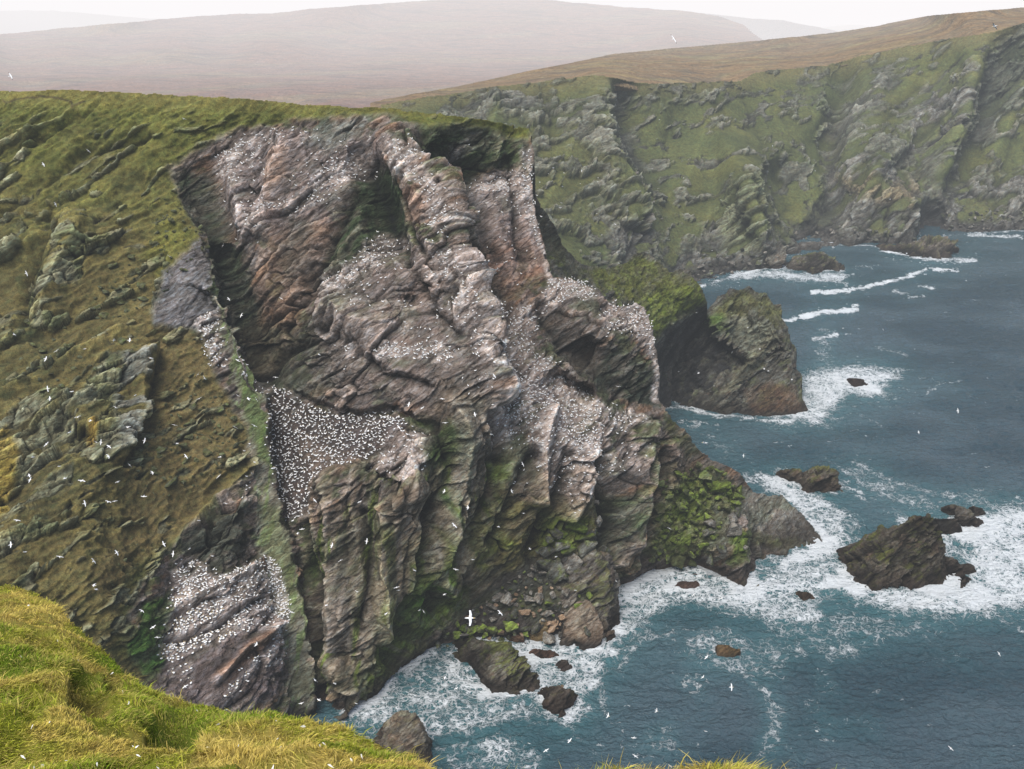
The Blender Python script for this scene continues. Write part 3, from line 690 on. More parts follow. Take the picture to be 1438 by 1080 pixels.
# sheer fin: pale lichen green with mossy streaks
streak = fbm(hx / 1.6, y_ / 9, z_ / 9, 4, 101)
lay(C, smooth_rock * (.75 + .25 * sstep(-.2, .2, n_d)), (.190, .185, .140))
lay(C, smooth_rock * sstep(.05, .4, n_b) * .8, (.11, .10, .08))
lay(C, smooth_rock * sstep(.0, .35, streak), (.155, .195, .085))
lay(C, smooth_rock * P_([(325,460),(345,500),(380,600),(385,660),(360,640),(335,540)], 6) * .7, (.075, .125, .025))
lay(C, smooth_rock * P_([(360,700),(395,720),(425,850),(400,900),(375,800)], 8) * .55, (.155, .185, .075))
lay(C, P_([(215,450),(215,395),(255,360),(285,332),(300,400),(300,460),(260,470)], 4) * .85, (.155, .15, .155))
C[...] = C * (1 - .12 * smooth_rock[..., None] * sstep(.1, .4, fbm(hx / .8, y_ / 5, z_ / 5, 3, 105))[..., None])
# colonies: droppings-whitened rock, trodden peat
gn = sstep(-.35, .35, n_b + .6 * n_d + .3)
lay(C, np.clip(colw * (.15 + .6 * gn), 0, .8), (.33, .28, .255))
lay(C, np.clip(colw * sstep(.15, .6, n_d + .4 * n_b), 0, .5), GUANO)
lay(C, peatw * .9, (.058, .046, .043))
lay(C, P_([(415,600),(470,640),(520,640),(480,660),(440,672),(420,640)], 9) * .5, (.17, .125, .095))
lay(C, P_([(545,620),(600,602),(598,650),(575,690),(520,655)], 9) * .6, (.30, .25, .225))
# white crests
for line, wd in [([(738,250),(748,300),(762,350),(776,392)], 4), ([(895,426),(912,445),(922,500),(924,560)], 5), ([(870,430),(895,424)], 5), ([(690,470),(702,520),(706,556)], 4)]:
    lay(C, P_(line, 4, line=wd) * (.5 + .5 * sstep(-.3, .3, n_d)), (.40, .355, .33))
# ---- turf colour
Tc = np.zeros_like(C) + np.array(GRASS, f4)
tn = fbm(x_ / 16, y_ / 16, z_ / 10, 4, 111); tn2 = fbm(x_ / 3, y_ / 3, z_ / 2, 4, 114); tn3 = fbm(x_ / .9, y_ / .9, z_ / .9, 2, 117)
lay(Tc, sstep(-.1, .5, tn) * .6, GRASSD)
lay(Tc, sstep(150, 400, Y_ + 70 * tn) * .80, (.112, .088, .036))
lay(Tc, P_([(200,430),(300,440),(350,620),(280,720),(160,860),(120,820),(190,700),(140,640),(210,560)], 18) * .5, (.118, .088, .040))
lay(Tc, sstep(160, 128, Y_ - .02 * X) * .5, STRAW)
lay(Tc, P_([(60,300),(200,170),(260,150),(240,200),(120,290),(0,380)], 20) * .35, (.135, .128, .030))
lay(Tc, sstep(.15, .5, tn2) * .5, (.055, .058, .018))
lay(Tc, sstep(.1, .45, -tn2) * .35, (.135, .118, .035))
lay(Tc, P_([(230,310),(285,330),(270,360),(220,400),(200,360)], 12) * .45, (.135, .145, .022))
lay(Tc, P_([(160,920),(190,790),(240,760),(245,830),(220,940)], 12) * .5, (.06, .085, .02))
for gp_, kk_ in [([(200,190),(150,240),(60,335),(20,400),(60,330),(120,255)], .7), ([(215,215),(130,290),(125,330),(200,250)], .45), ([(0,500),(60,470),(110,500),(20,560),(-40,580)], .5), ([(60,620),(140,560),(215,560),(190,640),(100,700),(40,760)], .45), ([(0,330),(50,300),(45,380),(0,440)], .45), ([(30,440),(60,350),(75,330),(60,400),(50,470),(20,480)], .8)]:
    lay(Tc, P_(gp_, 12) * kk_ * (.5 + .7 * sstep(-.2, .3, tn2 + outc - .5)), (.035, .045, .018))  # shadow in gullies and under the rock bands, painted into the turf
Tc = np.clip(Tc * (1 + .9 * (outc[..., None] - .45) * .6), .01, .5)
# rock that shows through the turf is lichened green-grey
Rc = np.zeros_like(C) + np.array((.150, .150, .092), f4)
lay(Rc, sstep(-.1, .4, n_b) * .6, (.170, .170, .115)); lay(Rc, sstep(.05, .4, n_c) * .6, (.06, .075, .025)); lay(Rc, sstep(.2, .5, n_a) * .5, YEL if False else (.16, .145, .05))
Rc *= (1 + .5 * (h2[..., None] - .5))
lay(Rc, P_([(10,600),(30,640),(15,720),(-20,740),(-40,640)], 6) * .75, YEL)
lay(Rc, P_([(175,500),(215,500),(200,570),(165,640),(160,580)], 7) * .6, (.155, .16, .16))
lay(Rc, P_([(125,590),(140,595),(130,630),(118,620)], 5) * .7, (.26, .17, .03))
lay(Rc, P_([(250,760),(350,690),(352,780),(300,802),(262,785)], 6) * .9, (.040, .044, .034))
kz = np.clip(turf_zone, 0, 1)
Rock_on_turf = rockw * kz
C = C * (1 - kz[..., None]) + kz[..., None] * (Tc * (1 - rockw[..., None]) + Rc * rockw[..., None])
# peat scarp along the crest at far left
lay(C, P_([(0,140),(30,134),(60,137),(95,143),(104,155),(118,140)], 2, line=1.6) * .85, (.045, .032, .022))
# ---- cavity shade put into the colour, then the waterline
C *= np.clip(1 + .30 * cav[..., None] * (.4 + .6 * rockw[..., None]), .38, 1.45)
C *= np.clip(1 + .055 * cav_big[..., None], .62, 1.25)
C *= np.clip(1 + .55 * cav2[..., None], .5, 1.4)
zz = P1[..., 2]
wetn = zz + 2.0 * n_c
lay(C, sstep(7, 2.0, wetn) * .82, WET)
lay(C, sstep(5.5, 8, wetn) * sstep(14, 8, wetn) * .35, (.055, .075, .022))
C = np.clip(C * 1.12, .008, .8)
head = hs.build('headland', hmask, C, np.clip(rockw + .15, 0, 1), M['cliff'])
tag(head, 'steep turf and rock headland holding the seabird colony', 'headland', kind='structure')
# ================================================================== sea stack and neck of the promontory
def colour_crag(P, N, seed=0, moss=.5, tint=(1, 1, 1), h2=None, cavv=None):
    """generic weathered crag colouring from position and slope"""
    x, y, z = [P[..., i].astype(f4) for i in range(3)]
    a, b, s = [q.reshape(P.shape[:-1]) for q in bed(P.reshape(-1, 3))]
    nb = fbm(a / 10, b / 10, s / 2.2, 4, 84 + seed); nc = fbm(x / 6, y / 6, z / 6, 4, 87 + seed); nd = fbm(x / 1.5, y / 1.5, z / 1.5, 3, 91 + seed)
    C = np.zeros(P.shape, f4) + np.array((.098, .092, .078), f4)
    lay(C, sstep(-.1, .4, nb) * .6, (.150, .146, .118)); lay(C, sstep(.15, .5, -nb) * .6, (.055, .050, .045))
    lay(C, sstep(.2, .5, fbm(x / 4, y / 4, z / 4, 3, 70 + seed)) * .4, (.13, .085, .055))
    lay(C, sstep(.0, .45, nc + .4 * nd + .9 * (N[..., 2] - .45)) * moss, (.070, .088, .022))
    lay(C, sstep(.3, .6, nc + .4 * nd + .9 * (N[..., 2] - .5)) * moss, (.105, .130, .022))
    if h2 is not None: C *= (1 + .4 * (h2[..., None] - .5))
    wn = z + 1.2 * nc
    lay(C, sstep(6, 1.5, wn) * .85, WET)
    C *= np.array(tint, f4)
    if cavv is not None: C *= np.clip(1 + cavv[..., None], .4, 1.5)  # hollows darkened and edges lightened, occlusion put into the colour
    return np.clip(C, .008, .7)

def crag_sheet(name, x0, x1, y0, y1, step, pts, lines, brk, poly, paints, k=1.0, A=1.0, seed=0, moss=.5, soft=8, rough=3, tint=(1, 1, 1), mat='cliff', skirt=((5, -1), (18, -8), (40, -60))):
    sh = Sheet(x0, x1, y0, y1, step); sh.depth(pts, lines, brk, r_soft=soft)
    m = edge_mask(sh, poly, rough, 14, 3 + seed)
    N = sh.normals(r=4); d, (h, h2, h3, g, g2, w1, w2, s2) = rock_disp(sh.P, None, A, k, seed)
    d = d + .6 * (d - blur(d, 3))
    d = d * (.3 + .7 * sstep(3, 22, -sdist(poly, sh.PX, sh.PY)))
    P1 = sh.P + N * d[..., None]
    N1 = sh.normals(P1, r=1); cv = d - blur(d, 6); cv2 = d - blur(d, 2)
    C = colour_crag(P1, N1, seed, moss, tint, h2, .28 * cv * k + .5 * cv2 * k)
    sh.P = P1; sh.N = sh.normals(P1, r=3)
    pt = Paint(sh, 6, 25)
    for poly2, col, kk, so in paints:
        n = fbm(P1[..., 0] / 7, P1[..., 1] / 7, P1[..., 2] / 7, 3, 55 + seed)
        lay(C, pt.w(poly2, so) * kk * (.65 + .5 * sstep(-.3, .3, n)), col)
    o = sh.build(name, m, np.clip(C, .008, .7), np.ones(m.shape, f4), M[mat], skirt)
    return sh, o

neck_s, neck = crag_sheet('promontory_neck', 735, 1012, 270, 610, 1.2,
 [(758,285,362),(775,312,368),(795,350,378),(820,374,388),(850,376,402),(880,370,416),(902,358,430),(922,368,430),(942,384,430),(962,380,432),(985,405,430),(995,425,431),
  (900,400,412),(850,400,392),(800,390,372),(850,440,375),(900,430,400),(940,420,418),(970,415,423),(905,465,394),(925,460,404),(940,445,412),(880,480,380),(960,430,424),
  (985,440,440),(955,470,438),(935,520,436),(925,575,'w'),(925,600,'u'),(760,400,350),(760,500,340),(985,500,442)],
 [[(995,420,431),(960,440,425),(930,465,408),(908,490,398)]], [], 
 [(752,275),(775,308),(792,345),(818,370),(850,376),(878,368),(892,356),(905,352),(920,362),(940,382),(955,376),(968,378),(978,392),(988,405),(994,425),(990,450),(965,480),(945,520),(940,600),(740,600),(738,280)],
 [([(820,380),(900,355),(985,400),(992,425),(940,450),(915,480),(900,430),(840,400)], (.105,.115,.026), .85, 8),
  ([(900,420),(985,400),(990,425),(950,440),(915,475)], (.135,.175,.022), .7, 8),
  ([(930,465),(995,425),(990,520),(930,600),(915,520)], (.028,.027,.026), .9, 5),  # cave wall, its shade painted in
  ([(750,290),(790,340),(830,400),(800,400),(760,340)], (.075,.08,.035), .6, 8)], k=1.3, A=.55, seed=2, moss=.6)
tag(neck, 'green topped neck of rock running out to the sea stack', 'rock', kind='structure')

stack_s, stack = crag_sheet('sea_stack', 905, 1150, 385, 612, .9,
 [(1010,420,441),(1036,407,448),(1060,411,452),(1080,424,451),(1096,434,450),(1106,465,443),(1119,492,438),(1123,530,430),(1130,578,'w'),(1100,584,'w'),(1080,584,'w'),(1040,582,'w'),(1000,580,'w'),(960,570,'w'),(945,564,'w'),
  (1134,592,'u'),(1080,604,'u'),(1000,600,'u'),(940,585,'u'),(985,436,441),(960,470,449),(940,500,452),(930,540,442),
  (1020,445,434),(1035,438,440),(1060,440,437),(1080,450,432),(1075,500,427),(1050,520,423),(1000,548,420),(990,520,432),
  (1060,555,417),(1095,550,417),(1112,530,423),(1085,520,425),(975,540,434),(965,505,443),(1020,500,433),(1030,525,424),(1040,425,446),(1070,430,444),(1030,415,445)],
 [[(1106,460,441),(1085,478,424),(1060,503,419),(1030,533,415),(1002,560,417)], [(1108,465,441),(1110,500,428),(1112,530,420),(1120,562,418)], [(1084,482,430),(1066,510,425),(1040,535,421)]],
 [[(1000,458,432,444,-1),(1008,474,429,441,'d'),(1030,492,427,436,'d'),(1052,508,424,433,'d')], [(1092,470,424,429,1),(1066,500,419,425,1),(1034,534,415,421,1)]],
 [(938,505),(950,475),(972,446),(980,432),(990,436),(1000,428),(1008,416),(1018,412),(1026,404),(1040,406),(1052,402),(1062,410),(1076,412),(1086,424),(1097,428),(1100,446),(1108,462),(1110,478),(1120,490),(1119,512),(1126,530),(1125,552),(1134,575),(1136,600),(1080,608),(1004,604),(925,595),(915,560)],
 [([(1000,435),(1040,408),(1095,432),(1100,460),(1060,440),(1015,445)], (.115,.12,.040), .7, 6),
  ([(1010,450),(1060,440),(1090,462),(1050,505)], (.165,.172,.125), .9, 3),  # slab painted paler as the lit face
  ([(965,445),(1015,440),(1022,466),(985,460)], (.085,.14,.024), .75, 6),
  ([(925,500),(985,455),(1002,465),(1048,508),(1005,540),(960,565),(925,565)], (.028,.028,.028), .92, 4),  # cave and left side painted dark, as in shade
  ([(1080,465),(1105,470),(1062,515),(1030,545),(1000,562),(1030,530)], (.175,.17,.115), .7, 4),
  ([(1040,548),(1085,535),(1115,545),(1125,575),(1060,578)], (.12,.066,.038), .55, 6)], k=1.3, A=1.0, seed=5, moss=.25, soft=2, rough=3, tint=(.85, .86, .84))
tag(stack, 'tall craggy sea stack with mossy crown and cave dark on its left side', 'sea stack')

# ================================================================== far cliffs across the bay
FE = [(540,145,690),(590,137,705),(640,131,735),(700,121,765),(760,114,790),(830,106,800),(862,110,805),(900,118,850),(960,117,900),(1040,112,955),(1062,100,985),(1100,98,1005),(1160,92,1040),(1200,80,1050),(1260,68,1055),(1300,60,1050),(1345,54,1020),(1390,46,1000),(1438,34,985),(1530,10,985)]
fs = Sheet(535, 1560, 0, 425, 1.25)
fpts = FE + [
 (560,180,650),(620,200,640),(700,200,670),(780,180,710),(700,300,560),(780,300,610),(760,230,660),(820,250,670),(860,330,620),(900,380,600),(800,360,560),
 (960,200,840),(1000,160,890),(1000,240,790),(930,300,700),(960,340,680),(1000,300,740),(985,400,'w'),(1010,392,'w'),(1040,385,'w'),(1075,378,'w'),(1095,368,'w'),(1105,352,'w'),(1130,340,'w'),(1180,343,'w'),(1220,341,'w'),(1265,346,'w'),(1290,342,'w'),(1305,332,'w'),(1360,326,'w'),(1438,323,'w'),(1540,318,'w'),
 (985,415,'u'),(1095,385,'u'),(1180,358,'u'),(1290,358,'u'),(1438,338,'u'),(1540,335,'u'),
 (1080,250,830),(1110,300,800),(1120,200,890),(1160,150,960),(1150,250,850),(1165,300,820),(1200,200,900),(1215,150,960),(1260,130,980),(1210,120,1000),(1130,150,950),
 (1290,200,910),(1270,240,870),(1320,140,965),(1310,270,850),(1400,200,925),(1440,150,960),(1440,250,890),(1380,260,880),(1440,300,840),(1540,200,920),(1540,100,980),(1400,120,970),(1330,300,835),
 (1000,340,705),(1030,360,690),(1070,360,690),(960,380,665),(930,400,640),(1050,340,700)]
flines = [[(850,108,800),(842,140,765),(850,175,732),(857,212,703),(880,265,675),(905,298,660),(915,345,648)], [(868,118,835),(876,170,822),(890,215,790),(935,252,755),(1000,330,715)],
 [(1048,252,722),(1060,290,700),(1075,330,686),(1098,352,690)], [(1020,285,745),(1000,330,708),(985,375,670)], [(1078,258,815),(1100,300,800),(1118,330,803)],
 [(1190,85,1062),(1180,140,1010),(1160,215,935),(1168,290,845),(1160,330,800)], [(1215,100,1020),(1240,160,935),(1238,212,835),(1232,250,805),(1262,262,800),(1292,285,785),(1288,320,778)],
 [(1190,260,835),(1205,300,800),(1190,330,783)], [(1300,275,850),(1318,300,846),(1330,318,836)], [(1392,48,1000),(1384,78,950),(1368,125,912),(1350,180,880),(1336,235,852),(1322,265,838)], [(1400,75,1005),(1388,130,985),(1372,190,950),(1354,240,908)]]
fs.depth(fpts, flines, [[(1294,292,790,850,1),(1296,310,787,852,1),(1293,330,780,832,1)]], r_soft=8, r_hard=2)
far_poly = [(530,147),(590,136),(640,130),(700,120),(760,113),(830,105),(862,109),(900,117),(960,116),(1040,111),(1062,100),(1100,97),(1160,91),(1200,79),(1300,59),(1390,45),(1438,33),(1560,5),(1570,345),(1300,365),(1180,365),(1100,395),(985,425),(530,425)]
fmask = edge_mask(fs, far_poly, 2.0, 20, 9)
Pf = fs.P; Nf = fs.normals(r=5)
fd, (q1, q2, q3, qg, qg2, qw1, qw2, qs) = rock_disp(Pf, None, .95, .42, 13)
fx, fy, fz = [Pf[..., i].astype(f4) for i in range(3)]
fa, fb, fq = [q.reshape(fx.shape) for q in bed(Pf.reshape(-1, 3))]
pf = Paint(fs, 10, 40)
rockn = ridged(fa / 70, fb / 50, (fq + 8 * fbm(fx / 60, fy / 60, fz / 60, 3, 5)) / 20, 3, 23)
fr = sstep(.72, .80, rockn * .8 + .32 * q2 + .10 * q1) * .75
for poly, k in [
 ([(835,108),(862,108),(885,170),(900,215),(870,230),(850,170)], 1.0), ([(795,120),(845,110),(852,215),(830,230),(790,200)], .65), ([(650,125),(760,115),(780,150),(700,170),(640,150)], .8),
 ([(850,330),(905,290),(930,300),(925,370),(860,360)], .9), ([(760,300),(860,230),(870,270),(790,330)], .5), ([(985,320),(1050,250),(1100,350),(1090,380),(985,400)], 1.0), ([(930,370),(1000,330),(1110,345),(1100,390),(930,420)], 1.0),
 ([(1180,110),(1250,80),(1260,140),(1200,190),(1170,210)], .75), ([(1170,210),(1240,215),(1300,265),(1310,345),(1120,345),(1150,290)], 1.0), ([(1300,120),(1375,85),(1372,150),(1345,200),(1280,220),(1270,170)], .95),
 ([(1375,90),(1438,30),(1560,10),(1560,80),(1440,110),(1390,150)], .6), ([(1300,265),(1438,240),(1560,260),(1560,340),(1300,345)], .9), ([(1120,100),(1160,95),(1150,140),(1120,130)], .5),
 ([(880,120),(1000,118),(990,140),(900,150)], .5), ([(1240,200),(1330,190),(1310,260),(1250,250)], .7), ([(1010,260),(1090,270),(1120,330),(1060,330)], .6)]:
    fr = np.maximum(fr, pf.w(poly, 14) * k * (.15 + .95 * sstep(.42, .56, rockn * .75 + .45 * (q2 - .25) + .15 * q1)))
fr = np.clip(np.maximum(fr, sstep(10, 4, fz)), 0, 1)
ftd = 2.2 * fbm(fx / 40, fy / 40, fz / 40, 4, 61) + .6 * ridged(fx / 9, fy / 9, fz / 5, 3, 65)
dd = fd * (.06 + .9 * fr) * 1.1 + .6 * ftd * (1 - fr) + 3.0 * fr * sstep(0, 60, fz) - 1.5
FS = [([(850,108),(845,170),(860,212),(905,298)],12,26),([(872,120),(882,190),(920,250)],-14,30),([(1000,130),(985,200),(960,270)],6,26),([(1040,120),(1075,200),(1110,290)],-7,32),([(1050,255),(1066,320)],11,18),
 ([(700,130),(690,190)],8,20),([(760,125),(780,190)],-8,22),([(910,300),(880,365)],-10,20),([(1190,90),(1172,180),(1165,290)],-11,26),([(1240,110),(1212,170),(1180,240),(1120,312)],9,24),([(1370,90),(1345,190),(1305,265)],11,28),
 ([(1395,90),(1378,180),(1335,265)],-13,24),([(1340,110),(1282,180),(1232,240)],7,18),([(1312,170),(1262,228)],-8,14),([(1290,120),(1250,170)],-6,14),([(1438,120),(1400,210)],8,24),([(950,160),(930,220)],-5,20),([(1000,300),(960,350)],5,16),
 ([(1130,240),(1100,250)],-5,14),([(1230,250),(1190,320)],7,14),([(1262,262),(1240,320)],-6,10),([(650,140),(640,200)],-6,18),([(820,150),(790,240),(760,300)],5,24),([(1420,200),(1400,290)],-6,18)]
FS_ = .5 * strokes(Paint(fs, 6, 60, 41), FS); dd = dd * .72; dd = dd + .4 * (dd - blur(dd, 3)); dd = dd + FS_
dd = dd * (.3 + .7 * sstep(2, 20, -sdist(far_poly, fs.PX, fs.PY)))
P1 = Pf + Nf * dd[..., None]; fs.P = P1; fs.N = fs.normals(P1, r=3)
cv = dd - blur(dd, 7); cv2 = dd - blur(dd, 2)
FC = np.zeros(P1.shape, f4) + np.array((.084, .096, .032), f4)
n1 = fbm(fx / 45, fy / 45, fz / 25, 4, 111); n2 = fbm(fx / 9, fy / 9, fz / 9, 4, 114); nb = fbm(fa / 30, fb / 30, fq / 7, 4, 84)
lay(FC, sstep(-.1, .5, n1) * .6, (.060, .076, .026)); lay(FC, sstep(.1, .5, -n1) * .6, (.110, .112, .032)); lay(FC, sstep(.1, .5, n2) * .5, (.050, .060, .025))
lay(FC, pf.w([(740,170),(850,180),(860,240),(780,330),(740,330)], 20) * .5, (.118, .118, .036))  # grass left of the spur painted lighter, as lit slope
RC2 = np.zeros(P1.shape, f4) + np.array((.105, .103, .088), f4)
lay(RC2, sstep(-.1, .4, nb) * .7, (.165, .160, .140)); lay(RC2, sstep(.1, .45, -nb) * .7, (.050, .052, .045)); lay(RC2, sstep(.1, .5, n2) * .4, (.075, .085, .035))
lay(RC2, pf.w([(1000,280),(1060,250),(1070,350),(1010,350)], 10) * .6, (.135, .150, .075))
lay(RC2, pf.w([(1180,250),(1290,255),(1285,290),(1200,280)], 10) * .6, (.19, .15, .075))
RC2 *= (1 + .6 * (q1[..., None] - .5) + .6 * (q2[..., None] - .5)) * .95
FC = FC * (1 - fr[..., None]) + RC2 * fr[..., None]
lay(FC, pf.w([(850,125),(880,165),(905,225),(935,255),(880,235),(856,190)], 12) * .45, (.045, .055, .036))  # gully shade painted into the colour
lay(FC, pf.w([(1388,80),(1438,40),(1438,140),(1400,170),(1372,190)], 10) * .55, (.045, .055, .040))  # shade of the gully beside the right spur, painted in
lay(FC, pf.w([(1160,90),(1195,88),(1175,150),(1150,215),(1172,300),(1140,300),(1135,200)], 14) * .35, (.075, .105, .035))
lay(FC, pf.w([(1296,288),(1322,292),(1336,330),(1294,345)], 5) * .92, (.015, .016, .018))  # darkness of the cave mouth, painted in
lay(FC, pf.w([(1130,290),(1175,280),(1180,335),(1125,335)], 8) * .7, (.04, .042, .036))
lay(FC, pf.w([(960,375),(1100,345),(1100,390),(985,410)], 8) * .4, (.06, .058, .052))
lay(FC, sstep(9, 2, P1[..., 2] + 2 * n2) * .8, (.038, .034, .03))
# turf towards the heath
lay(FC, sstep(26, 4, -sdist(far_poly, fs.PX, fs.PY)) * (fs.PY < 200) * (1 - fr) * .6, (.155, .135, .06))
FC *= np.clip(1 + .030 * FS_[..., None], .6, 1.25)  # ribs lightened, gullies and cavities darkened: shading put into the colour
FC *= np.clip(1 + .16 * cv[..., None], .45, 1.4) * np.clip(1 + .25 * cv2[..., None], .6, 1.3)
far = fs.build('far_cliff', fmask, np.clip(FC, .01, .5), np.clip(fr + .1, 0, 1), M['far'], skirt=((6, 1.0), (40, 0), (60, -60)))
tag(far, 'green cliffs and rocky shore across the bay', 'cliffs', kind='structure')

# ================================================================== heath and hills
def land(name, x0, x1, y0, y1, step, pts, lines, poly, cols, relief, label, rough=1.0, lam=60, mat='heath'):
    sh = Sheet(x0, x1, y0, y1, 2.4, .45); sh.depth(pts, lines, [], r_soft=26)
    m = edge_mask(sh, poly, rough, 30, 17)
    x, y, z = [sh.P[..., i].astype(f4) for i in range(3)]
    d = relief * fbm(x / lam, y / (lam * 2), 0 * z, 3, 77)
    P = sh.P.copy(); P[..., 2] += d * sstep(0, 14, -sdist(poly, sh.PX, sh.PY))
    C = np.zeros(P.shape, f4) + np.array(cols[0], f4)
    a = fbm((x + .6 * y) / (lam * 3), (y - .5 * x) / (lam * 1.1), 0 * x, 5, 81); b = fbm(x / lam, y / (lam * .7), 0 * x, 5, 85); c = ridged((x - .9 * y) / (lam * 2.2), (y + .4 * x) / (lam * .8), 0 * x, 4, 88)
    lay(C, sstep(-.1, .5, a) * .7, cols[1]); lay(C, sstep(0, .5, b) * .5, cols[2]); lay(C, sstep(.66, .88, c) * .55, cols[3])
    sh.P = P
    o = sh.build(name, m, C, np.zeros(m.shape, f4), M[mat], skirt=((30, -1.0), (200, -30), (300, -150)))
    tag(o, label, 'hill', kind='structure'); return sh, o
HB = [(x, y + 0.5, Y + 3) for (x, y, Y) in FE]
land('heath', 520, 1600, -30, 175, 1.6, HB + [(x, y + 14, Y + 3) for (x, y, Y) in FE] +
 [(540,138,900),(640,122,1010),(720,104,1120),(800,88,1220),(860,76,1300),(960,66,1420),(1060,57,1500),(1160,47,1540),(1230,36,1500),(1300,22,1450),(1438,10,1400),(1580,-3,1380),
  (900,98,1060),(1000,90,1180),(1100,80,1240),(1200,60,1250),(1300,42,1230),(1438,22,1150),(760,105,980)], [],
 [(500,150),(540,139),(640,121),(720,104),(800,88),(860,76),(960,66),(1060,57),(1160,47),(1230,36),(1300,22),(1438,10),(1610,-4),(1610,40),(1438,44),(1390,56),(1300,70),(1200,90),(1100,108),(1040,122),(900,128),(862,120),(760,125),(640,141),(500,165)],
 [(.205,.145,.080), (.250,.205,.100), (.120,.085,.058), (.105,.075,.055)], 1.2, 'brown heather moor on top of the far cliffs', .8, 45)
hill_s, hill = land('moorland_hill', -260, 1160, -40, 190, 1.6,
 [(-260,175,1000),(-260,100,1950),(-260,70,2800),(0,175,1000),(0,100,1950),(0,48,2700),(100,38,2800),(250,25,2950),(380,18,3050),(560,3,3250),(640,-2,3300),(760,-1,3300),(860,8,3250),(960,15,3150),(1020,30,3050),(1060,44,2950),(1120,70,2800),
  (150,160,1080),(150,130,1450),(150,100,1950),(150,70,2450),(300,160,1080),(300,130,1450),(300,100,1950),(300,70,2450),(450,160,1080),(450,130,1450),(450,100,1950),(450,70,2450),(600,160,1080),(600,130,1450),(600,100,1950),(600,70,2450),(750,160,1080),(750,130,1450),(750,100,1950),(750,70,2450),(900,160,1080),(900,130,1450),(900,100,1950),(900,70,2450),(1050,160,1080),(1050,130,1450),(1050,100,1950)], [],
 [(-280,75),(0,48),(100,38),(250,25),(275,22),(380,18),(450,11),(560,3),(640,-2),(760,-1),(860,8),(960,15),(1010,22),(1045,34),(1058,46),(1080,60),(1160,100),(1160,195),(-280,195)],
 [(.215,.130,.100), (.225,.180,.115), (.150,.100,.088), (.080,.060,.055)], 4, 'broad brown moorland hill behind the cliffs', 1.2, 150)
land('distant_hill', -300, 420, -20, 80, 2.0, [(-300,14,5600),(0,14,5600),(60,16,5600),(120,19,5500),(200,26,5400),(300,34,5300),(420,46,5200),(-300,75,4200),(0,75,4200),(400,75,4200)], [],
 [(-310,16),(0,15),(60,14),(120,18),(200,25),(300,34),(430,48),(430,85),(-310,85)], [(.15,.125,.11)] * 4, 10, 'pale distant hill on the left skyline', 1, 300)
land('distant_ridge', 820, 1300, -10, 100, 2.0, [(820,5,4200),(900,15,4200),(1000,19,4200),(1060,26,4100),(1120,33,4000),(1170,42,3900),(1240,60,3800),(820,90,3000),(1240,90,3000)], [],
 [(810,6),(860,9),(900,15),(960,17),(1000,19),(1060,26),(1100,28),(1140,36),(1180,44),(1240,60),(1240,105),(810,105)], [(.14,.12,.115)] * 4, 8, 'grey ridge behind the moor on the right', 1, 300)
land('distant_islet', 1130, 1290, 10, 100, 2.0, [(1130,45,6200),(1180,36,6200),(1215,35,6200),(1240,42,6100),(1280,60,6000),(1130,90,5000),(1280,90,5000)], [],
 [(1140,42),(1165,37),(1190,34),(1212,35),(1230,40),(1260,52),(1270,100),(1130,100)], [(.30,.27,.20)] * 4, 4, 'pale coast far beyond the moor', 1, 300)
# ================================================================== free-standing rocks
def pxyz(p):
    px, py, Y = p
    if isinstance(Y, str): Y = (H - {'w': 0.0, 'u': -2.5}[Y]) / tanphi(py)
    elif Y < 60: Y = (H - Y) / tanphi(py)      # given as a height above the sea
    return np.array([float(v) for v in place(px, py, Y)])
def hull_verts(bm, pts):
    vs = [bm.verts.new(p) for p in pts]
    r = bmesh.ops.convex_hull(bm, input=vs)
    dele = [g for g in r['geom_interior'] if isinstance(g, bmesh.types.BMVert)] + [g for g in r['geom_unused'] if isinstance(g, bmesh.types.BMVert)]
    bmesh.ops.delete(bm, geom=list(set(dele)), context='VERTS')
def remeshed(hulls, voxel):
    bm = bmesh.new()
    for h in hulls:
        b2 = bmesh.new(); hull_verts(b2, h); t = bpy.data.meshes.new('t'); b2.to_mesh(t); b2.free(); bm.from_mesh(t); bpy.data.meshes.remove(t)
    me = bpy.data.meshes.new('t'); bm.to_mesh(me); bm.free()
    o = bpy.data.objects.new('t', me); COL.objects.link(o)
    md = o.modifiers.new('r', 'REMESH'); md.mode = 'VOXEL'; md.voxel_size = voxel
    dg = bpy.context.evaluated_depsgraph_get(); ev = o.evaluated_get(dg); m2 = bpy.data.meshes.new_from_object(ev)
    bpy.data.objects.remove(o); bpy.data.meshes.remove(me)
    return m2
def finish_rock(m2, A, k, seed, moss, tint, smooth_it=0, extra=None):
    A = A * 2.2
    n = len(m2.vertices); P = np.empty(n * 3, f4); m2.vertices.foreach_get('co', P); P = P.reshape(-1, 3)
    N = np.empty(n * 3, f4); m2.vertex_normals.foreach_get('vector', N); N = N.reshape(-1, 3)
    d, (h, h2, *_r) = rock_disp(P.astype(np.float64), None, A, k, seed)
    P1 = P + N * d[:, None]
    m2.vertices.foreach_set('co', P1.astype(f4).ravel()); m2.update()
    N1 = np.empty(n * 3, f4); m2.vertex_normals.foreach_get('vector', N1); N1 = N1.reshape(-1, 3)
    C = colour_crag(P1, N1, seed, moss, tint, h2, .5 * d * k)
    if extra: C = extra(P1, N1, C)
    m2.polygons.foreach_set('use_smooth', np.ones(len(m2.polygons), bool))
    add_col(m2, C); add_f(m2, np.ones(n, f4), 'rock')
    return m2
